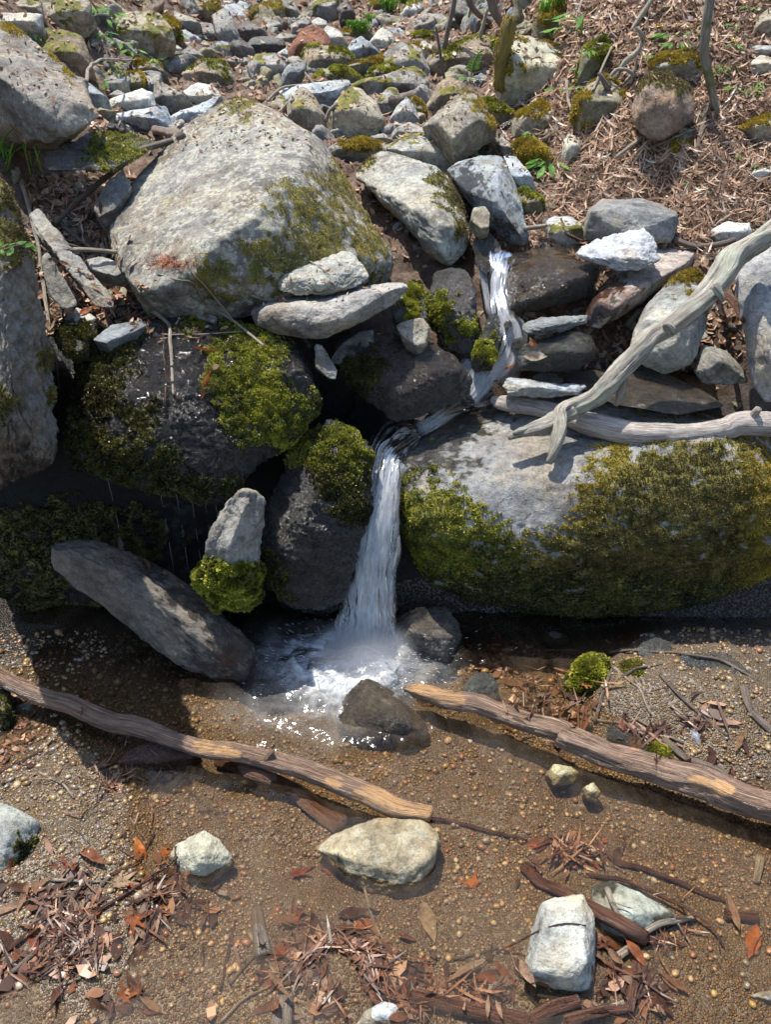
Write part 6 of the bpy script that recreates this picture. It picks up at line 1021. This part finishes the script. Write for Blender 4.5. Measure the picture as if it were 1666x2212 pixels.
for (x, y, s, k, lb) in [(1625, 2037, 72, 'oval', 'round bright orange leaf lying alone on the gravel at lower right'), (1022, 1913, 74, 'maple', 'orange curled maple leaf on the bed right of the cracked rock'), (640, 1893, 85, 'maple', 'dark red maple leaf left of the cracked flat rock'), (715, 1885, 60, 'maple', 'red brown leaf touching the left tip of the cracked rock'),
     (1078, 1440, 75, 'maple', 'dark red leaf on the shore right of the round speckled stone'), (1068, 1405, 60, 'maple', 'dull red leaf in the shade above the speckled stone'), (155, 1880, 70, 'maple', 'brick red maple leaf beside the veined left boulder'), (75, 2020, 110, 'long', 'long bright red brown wet leaf at lower left'),
     (255, 1910, 90, 'maple', 'pale tan maple leaf crumpled in the drift left of the angular stone'), (350, 1845, 50, 'maple', 'orange leaf tucked behind the angular stone'), (300, 1840, 60, 'oval', 'orange leaf floating left of the angular stone'), (663, 2008, 62, 'oval', 'tan oval leaf above the bottom centre drift'), (930, 2140, 70, 'oval', 'curled tan leaf on the red brown branch at the bottom'),
     (1012, 2095, 85, 'long', 'large pale spotted leaf near the bottom, left of the white rock'), (925, 1995, 85, 'oval', 'ragged light leaf under water below the cracked rock'), (1170, 1825, 62, 'oval', 'red leaf in the stick tangle above the white rock'), (1200, 1835, 60, 'maple', 'wet brown leaf draped on the stick tangle'), (445, 760, 60, 'long', 'big curled red brown leaf stuck to the dripping moss rock'),
     (440, 830, 70, 'long', 'long folded orange leaf hanging below another on the moss rock'), (470, 800, 40, 'oval', 'small tan leaf beside the folded leaf on the moss rock'), (505, 1500, 50, 'maple', 'orange leaf under the churning water by the pyramid rock'), (560, 1440, 40, 'oval', 'orange leaf at the swirling edge of the foam'), (1160, 770, 55, 'oval', 'pale translucent leaf on the rounded wet stone'),
     (1095, 800, 44, 'long', 'orange leaf in the run beside the layered stone'), (1155, 745, 40, 'oval', 'small orange leaf under the slate flake'), (1520, 560, 34, 'oval', 'tan leaf curled on the wet litter beside the branch'), (1470, 1990, 60, 'long', 'brown leaf on the gravel at lower right under the dark stick'), (1590, 1970, 70, 'long', 'brown bark like leaf in the shallows at the right edge'),
     (1185, 520, 40, 'long', 'orange leaf on the litter left of the grey block'), (608, 650, 26, 'oval', 'orange leaf under the left tip of the wedge slab'), (250, 540, 40, 'oval', 'tan leaf in the left crevice by the leaning slab'), (215, 520, 55, 'oval', 'pinkish leaf deep in the left crevice'), (1540, 1545, 60, 'long', 'brown leaf on the wet gravel bar at right'), (1600, 1600, 60, 'long', 'long dark leaf at the right end of the gravel bar'),
     (1130, 1510, 60, 'oval', 'pale curled leaf above the right log near the speckled stone'), (1195, 1500, 56, 'maple', 'brown rolled leaf left of the mossy cone stone'), (1120, 1560, 40, 'oval', 'small tan leaf over the upper side of the right log'), (260, 1180, 50, 'oval', 'pale brown leaf in the dark hollow above the long slab'), (310, 1215, 50, 'oval', 'crumpled leaf in the hollow beside the long slab'), (180, 1530, 36, 'maple', 'red leaf fragment caught above the left log'),
     (235, 1650, 60, 'oval', 'wet pink brown leaf under the left log'), (1345, 1575, 50, 'maple', 'red leaf in the litter above the right log'), (1010, 2200, 60, 'oval', 'tan leaf at the bottom edge between branch and white rock')]:
    place_leaf(x, y, s, k, rs, lb, tilt=.22)
LZ = [((0, 1850, 330, 2190), 58, (34, 78), 'wet leaf in the drift at the lower left', 'wet leaves of the lower left drift'), ((560, 1960, 900, 2200), 60, (30, 70), 'wet brown leaf in the drift at the bottom centre', 'wet leaves of the bottom centre drift'), ((250, 1880, 420, 2010), 22, (26, 55), 'dark wet leaf round the small angular stone', 'wet leaves round the angular stone'),
      ((880, 2060, 1160, 2205), 26, (30, 60), 'wet brown leaf left of the white rock', 'wet leaves left of the white rock'), ((1290, 2040, 1450, 2200), 24, (30, 75), 'sunken brown leaf right of the white rock', 'leaves right of the white rock'), ((1120, 1800, 1330, 1900), 24, (26, 60), 'brown leaf in the stick tangle of the lower right', 'leaves in the stick tangle'),
      ((1090, 1480, 1290, 1580), 18, (24, 50), 'dry leaf on the litter above the right log', 'leaves above the right log'), ((1340, 1560, 1600, 1680), 20, (22, 50), 'wet leaf on the gravel bar above the log', 'leaves on the gravel bar'), ((110, 440, 290, 700), 30, (22, 46), 'dead leaf in the left crevice', 'dead leaves of the left crevice')]
for z_, n_, sz, lb, gp in LZ:
    for j in range(int(n_ * .92)): place_leaf(rs.uniform(z_[0], z_[2]), rs.uniform(z_[1], z_[3]), rs.uniform(*sz), ('maple', 'oval', 'long', 'oval')[rs.randint(4)], rs, lb, gp, .45, rs.uniform(.001, .010))
def litter(name, regs, mat, seed, want, ncond=.25, jit=.5, thin=.35, el=False):
    rs = np.random.RandomState(seed); Pp, Nn, Sz = [], [], []
    for (x0, y0, x1, y1), n, (a, b) in regs:
        for _ in range(n):
            if el:
                a_ = rs.uniform(0, 6.28); q_ = abs(rs.normal(0, .45)); h = hit((x0 + x1) / 2 + math.cos(a_) * q_ * (x1 - x0) / 2, (y0 + y1) / 2 + math.sin(a_) * q_ * (y1 - y0) / 2)
                if h is not None and pn(h[0][None] * 11, 3)[0] < -.12: continue
            else: h = hit(rs.uniform(x0, x1), rs.uniform(y0, y1))
            if h is None or not h[2].split('.')[0] in want or h[1][2] < ncond: continue
            d = np.linalg.norm(h[0] - np.array([0, 0, CAMZ])); Pp.append(h[0]); Nn.append(h[1]); Sz.append(rs.uniform(a, b) * d / FPX * .5)
    if not Pp: return
    Pp, Nn, Sz = np.array(Pp), np.array(Nn), np.array(Sz)[:, None]; m = len(Pp); Nn = Nn + rs.normal(0, jit, Nn.shape); Nn /= np.linalg.norm(Nn, axis=1)[:, None]
    A = np.cross(Nn, rs.normal(size=Nn.shape)); A /= np.linalg.norm(A, axis=1)[:, None]; B = np.cross(Nn, A); as_ = rs.uniform(thin * .35, thin * 1.6, (m, 1)); cu = rs.uniform(-.1, .5, (m, 1)); up_ = Nn * Sz * .3 + Nn * .001
    pts = [Pp + up_ + A * Sz + Nn * Sz * cu, Pp + up_ + A * Sz * .3 + B * Sz * as_ + Nn * Sz * .1, Pp + up_ - A * Sz * .5 + B * Sz * as_ * .8, Pp + up_ - A * Sz + Nn * Sz * cu * .8, Pp + up_ - A * Sz * .4 - B * Sz * as_, Pp + up_ + A * Sz * .4 - B * Sz * as_ * .9 + Nn * Sz * .1]
    V = np.stack(pts, 1).reshape(-1, 3); F = (np.arange(m)[:, None, None] * 6 + np.array([[0, 1, 5], [1, 2, 4], [1, 4, 5], [2, 3, 4]])[None]).reshape(-1, 3)
    o = link(name, mk(name, V, F, mat, {'rnd': np.repeat(rs.rand(m), 6)}, False)); o['kind'] = 'stuff'
litter('leaf_litter', [((1050, 0, 1700, 260), 7500, (6, 19)), ((1050, 260, 1700, 560), 5500, (4, 14)), ((750, -10, 1200, 120), 2500, (6, 15)), ((0, -20, 760, 330), 3600, (8, 20)), ((560, 130, 1150, 560), 1800, (8, 20)), ((60, 380, 330, 720), 2200, (10, 26)), ((1060, 500, 1666, 800), 2500, (10, 24))], M_LITTER, 5, ('hillside',), .15)
litter('needle_litter', [((1700, 0, 2150, 620), 1500, (16, 46)), ((1080, 200, 1700, 560), 5500, (16, 46)), ((1050, 0, 1700, 200), 1500, (16, 40)), ((60, 380, 330, 720), 900, (20, 50)), ((560, 100, 1150, 400), 1200, (16, 40))], M_LITTER, 15, ('hillside',), .1, .4, .07)
litter('rock_top_litter', [((0, 0, 1300, 330), 2400, (6, 14)), ((1080, 0, 1700, 420), 1500, (7, 16)), ((280, 600, 560, 740), 500, (8, 22)), ((560, 560, 850, 660), 60, (8, 18))], M_LITTER, 6, ('rock', 'stone'), .62)
litter('red_needles', [((295, 545, 440, 590), 700, (10, 22))], soft_mat('red_needle', [(0, (.16, .06, .03)), (1, (.42, .19, .10))], .7), 16, ('rock',), .2, .5, .06, True)
DR = [(-120, 1850, 400, 2200), (180, 1870, 500, 2010), (540, 1990, 930, 2180), (640, 2100, 1200, 2240), (1270, 2000, 1480, 2230), (1100, 1800, 1360, 1910), (1080, 1440, 1300, 1600), (1300, 1480, 1560, 1680)]
litter('wet_litter', [(r, n, (12, 44)) for r, n in zip(DR, (900, 330, 800, 800, 300, 260, 430, 480))] + [((-40, 1380, 120, 1700), 500, (10, 24)), ((940, 1370, 1280, 1480), 500, (10, 30))], M_WETLIT, 7, ('stream_bed', 'leaf', 'pebbles', 'rock'), .3, .30, .38, True)
litter('wet_needles', [(r, n, (24, 90)) for r, n in zip(DR, (330, 130, 300, 300, 120, 120, 200, 260))] + [((-20, 1550, 500, 1850), 160, (20, 60)), ((1200, 1880, 1666, 2200), 120, (20, 60))], M_WETLIT, 17, ('stream_bed', 'leaf', 'pebbles', 'rock', 'wet_litter'), .3, .20, .045, True)

# ------------------------------------------------------------------ plants
def plant(name, px, py, label, n, ln, kind='oval', spread=1.0, seed=0, h=.6, cat='plant', group=None):
    hh = hit(px, py)
    if hh is None: return
    rs = np.random.RandomState(seed); loc, nrm, _ = hh; d = np.linalg.norm(loc - np.array([0, 0, CAMZ])); L = ln * d / FPX
    e = bpy.data.objects.new(name, None); COL.objects.link(e); e.location = loc; e.empty_display_size = .01; tag(e, label, cat, group)
    parts = []
    for j in range(n):
        a = rs.uniform(0, 6.28); r = L * spread * rs.uniform(.3, 1.0); z = L * h * rs.uniform(.5, 1.3); tip = np.array([math.cos(a) * r, math.sin(a) * r - L * .1, z])
        parts.append(tube([np.zeros(3), tip * np.array([.4, .4, .7]), tip], [L * .03, L * .025, L * .02], 4, L * .3, 0, j))
        o = link('leaf', GL[kind][rs.randint(2)], e); s = L * .5 * rs.uniform(.7, 1.15)
        nv = Vector((math.cos(a) * .35, math.sin(a) * .35 - .3, 1)).normalized(); yd = Vector((math.cos(a), math.sin(a), .15 - rs.rand() * .5)); yd = (yd - nv * yd.dot(nv)).normalized(); xd = yd.cross(nv)
        o.matrix_local = Matrix.Translation(Vector(tip) + yd * s) @ Matrix((xd, yd, nv)).transposed().to_4x4() @ Matrix.Diagonal((s, s, s, 1))
    V, F, at = join(parts); link('stem', mk('stem', V, F, M_STEM, None), e); return e
M_STEM = N('green_stem', .5).fin((.12, .20, .04))
PL = [(1184, 372, 'broad leaved green rosette at the foot of the soil bank', 9, 34, 'oval'), (1258, 78, 'plant with one very large green leaf on the leaf slope', 4, 46, 'long'), (1149, 296, 'small green shoot on the mossy stone of the bank', 6, 16, 'oval'), (1204, 200, 'green sprout at the lower edge of the lichen streaked rock', 8, 16, 'oval'), (1238, 200, 'green sprout right of the lichen streaked rock', 8, 16, 'oval'), (1248, 160, 'sprout on the moss beside the streaked rock', 7, 14, 'oval'), (1270, 122, 'sprout high on the long moss cushion', 7, 15, 'oval'),
      (1440, 85, 'dense patch of yellow flowered leaves above the mossy boulder', 26, 14, 'oval'), (1462, 105, 'low leafy patch right below the yellow flowers', 20, 13, 'oval'), (1500, 78, 'leafy clump left of the thin sapling', 16, 14, 'oval'), (1508, 105, 'leafy clump at the sapling trunk', 14, 13, 'oval'), (1563, 155, 'green clump right of the sapling, upper', 14, 14, 'oval'), (1548, 165, 'green clump right of the sapling, lower', 10, 12, 'oval'), (1588, 108, 'small plant with a yellow flower at the right', 10, 13, 'oval'), (1605, 210, 'bright feathery green plant on the right of the bank', 20, 22, 'long'), (1632, 190, 'bright green sprig behind the feathery plant', 10, 18, 'long'), (1403, 128, 'dark green sprout below the tangled roots', 8, 13, 'oval'), (1388, 165, 'low green shoots left of the flat faced boulder', 7, 12, 'oval'),
      (80, 84, 'green sprout behind the crest of the tall tilted slab', 6, 14, 'oval'), (205, 28, 'leafy shoots above the tan block', 14, 17, 'oval'), (245, 40, 'leafy shoots right of the tan block', 12, 16, 'oval'), (232, 60, 'round leaved shoot over the wide spotted boulder', 8, 17, 'oval'), (224, 88, 'round leaved shoot on the left of the wide spotted boulder', 9, 18, 'oval'), (268, 104, 'single green shoot in front of the wide spotted boulder', 6, 17, 'oval'), (288, 125, 'green shoot under the wide spotted boulder', 8, 17, 'oval'), (248, 150, 'round green leaves in the gap below the vine', 7, 18, 'oval'), (252, 168, 'green leaves above the pale block stone', 6, 16, 'oval'), (225, 188, 'green shoots at the foot of the vine', 6, 15, 'oval'), (380, 88, 'green leaf pair on the gold mossed hump', 4, 14, 'oval'), (332, 135, 'thin green shoot on the leaf ledge', 6, 13, 'oval'), (300, 5, 'green sprig at the top edge left', 8, 16, 'oval'),
      (1011, 340, 'green shoots in the shadow under the square topped boulder', 8, 18, 'oval'), (1072, 320, 'green leaves beside the stone in the dark gap', 7, 15, 'oval'), (1008, 176, 'green leaves at the edge of the leaf slope', 7, 13, 'oval'), (1480, 400, 'tiny green seedling in the bare soil, middle of the bank', 4, 9, 'oval'), (1365, 365, 'tiny green seedling in the bare soil, left', 4, 9, 'oval'), (1596, 342, 'small seedling in the soil near the right edge', 5, 10, 'oval'), (1638, 365, 'small seedlings above the pale pointed rock', 7, 11, 'oval'), (1587, 65, 'sprig near the dark corner at top right', 6, 12, 'oval'), (1620, 25, 'sprig in the top right shade', 6, 12, 'oval')]
for i, (x, y, lb, n, ln, k) in enumerate(PL): plant('seedling', x, y, lb, n, ln, k, 1.3 if n > 12 else .9, i)
# yellow flowers
M_YEL = N('yellow_petal', .5).fin((.75, .55, .02))
for i, (x, y) in enumerate([(1418, 72), (1428, 70), (1458, 66), (1482, 72), (1580, 98), (1588, 103)]):
    h = hit(x, y); d = np.linalg.norm(h[0] - np.array([0, 0, CAMZ])) / FPX; parts = []
    for a in np.arange(5) * 1.257: c, s = math.cos(a), math.sin(a); r = d * 4.2; parts.append((np.array([[0, 0, 0], [c * r - s * r * .4, s * r + c * r * .4, r * .25], [c * r * 1.3, s * r * 1.3, r * .4], [c * r + s * r * .4, s * r - c * r * .4, r * .25]]), np.array([[0, 1, 2, 3]]), {}))
    V, F, _ = join(parts); o = link('flower', mk('flower', V, F, M_YEL), None, h[0] + np.array([0, -.01, .02])); tag(o, ['leftmost yellow flower of the patch below the roots', 'second yellow flower beside the leftmost one', 'single yellow flower above the leafy patch', 'yellow flower near the thin sapling', 'upper yellow flower at the right of the sapling', 'lower yellow flower at the right of the sapling'][i], 'flower')
def grass(px, py, label, n, ln, seed, name='grass_tuft', arc=.6, w=1.2, dirx=0, mat=None):
    h = hit(px, py); rs = np.random.RandomState(seed); d = np.linalg.norm(h[0] - np.array([0, 0, CAMZ])) / FPX; parts = []
    for j in range(n):
        a = rs.uniform(0, 6.28); L = ln * d * rs.uniform(.5, 1.1); b = rs.normal(0, ln * d * .25, 3) * np.array([1, 1, 0]); dr = np.array([math.cos(a) * arc + dirx, math.sin(a) * arc, 0])
        K = [b, b + dr * L * .3 + np.array([0, 0, L * .55]), b + dr * L * .75 + np.array([0, 0, L * .75]), b + dr * L * 1.15 + np.array([0, 0, L * (.75 - arc * .5)])]
        V, F, at = tube(K, [w * d, w * d, w * d * .8, w * d * .15], 3, L * .2, 0, j, 0, .4); parts.append((V, F, {'rnd': np.full(len(V), rs.rand())}))
    V, F, at = join(parts); o = link(name, mk(name, V, F, mat or M_GRASS, at), None, h[0]); tag(o, label, 'grass'); return o
M_GRASS = soft_mat('grass_blade', [(0, (.10, .24, .02)), (.5, (.19, .38, .04)), (1, (.30, .50, .09))], .5, .35)
for i, (x, y, lb, n, ln) in enumerate([(783, 72, 'bright fresh grass on the leaf slope, lower clump', 60, 26), (765, 62, 'bright grass left of the lower clump', 30, 18), (798, 48, 'bright grass above the lower clump', 30, 20), (840, 22, 'bright grass at the top edge', 70, 26), (870, 8, 'grass at the top edge, right of the bright clump', 50, 24), (1205, 10, 'grass blades at the top edge right of the furrowed trunk', 50, 26), (1180, 25, 'grass blades at the foot of the furrowed trunk', 26, 22), (1200, 78, 'grass blades hanging beside the rock wrapped in moss', 16, 20)]): grass(x, y, lb, n, ln, i)
grass(22, 372, 'long arching green grass blades drooping from the left cliff rock', 14, 115, 40, arc=.7, w=2.2, dirx=.55)
def leafy(px0, label, path, leaves, ln, seed):
    b = hit(*path[0]); Y = (b[0][1] if b is not None else 1.6) - .02; o = stick('leafy_branch', label, M_TWIG, [(x, y, Y - .03 * i, 2.2) for i, (x, y) in enumerate(path)], 6, .02, .002, .05, 'branch', seed); rs = np.random.RandomState(seed)
    for (x, y) in leaves:
        c = P(x, y, Y - .05) - np.array(o.location); s = ln * (Y / .9) / FPX * .5 * rs.uniform(.8, 1.15); l = link('leaf', GL['oval'][rs.randint(2)], o)
        l.matrix_local = Matrix.Translation(Vector(c)) @ Vector((rs.normal(0, .35), -.5 + rs.normal(0, .3), .9)).normalized().to_track_quat('Z', 'Y').to_matrix().to_4x4() @ Matrix.Rotation(rs.uniform(0, 6.28), 4, 'Z') @ Matrix.Diagonal((s, s, s, 1))
leafy(0, 'leafy green shoot leaning in from the left edge above the cliff rock', [(5, 330), (35, 310), (70, 296), (92, 288)], [(35, 283), (48, 276), (28, 296), (78, 282), (85, 292), (98, 290), (52, 304), (62, 300), (5, 298), (12, 322), (0, 345), (40, 312)], 26, 3)
leafy(0, 'lower green sprig on the left cliff rock', [(-10, 545), (20, 535), (50, 527)], [(10, 530), (25, 528), (45, 524), (60, 530), (70, 533), (5, 545), (22, 543), (-5, 520)], 24, 5)
# fern
h = hit(1022, 165); Yf = h[0][1] - .03
o = stick('fern', 'young upright fern frond before the moss hung rock', M_STEM, [(1018, 168, Yf, 2), (1022, 140, Yf, 2), (1034, 115, Yf, 1.8), (1042, 108, Yf, 1.2)], 5, .01, .001, 0, 'fern', 1)
for j in range(9):
    t = j / 8; x, y = 1020 + 18 * t, 152 - 42 * t
    for s in (-1, 1):
        c = P(x + s * (9 - 5 * t), y - 3, Yf) - np.array(o.location); l = link('frond_leaf', GL['long'][j % 2], o); q = (9 - 4 * t) * Yf / 1.13 / FPX
        l.matrix_local = Matrix.Translation(Vector(c)) @ Matrix.Rotation(rad(80), 4, 'X') @ Matrix.Rotation(-s * rad(75), 4, 'Z') @ Matrix.Diagonal((q, q, q, 1))
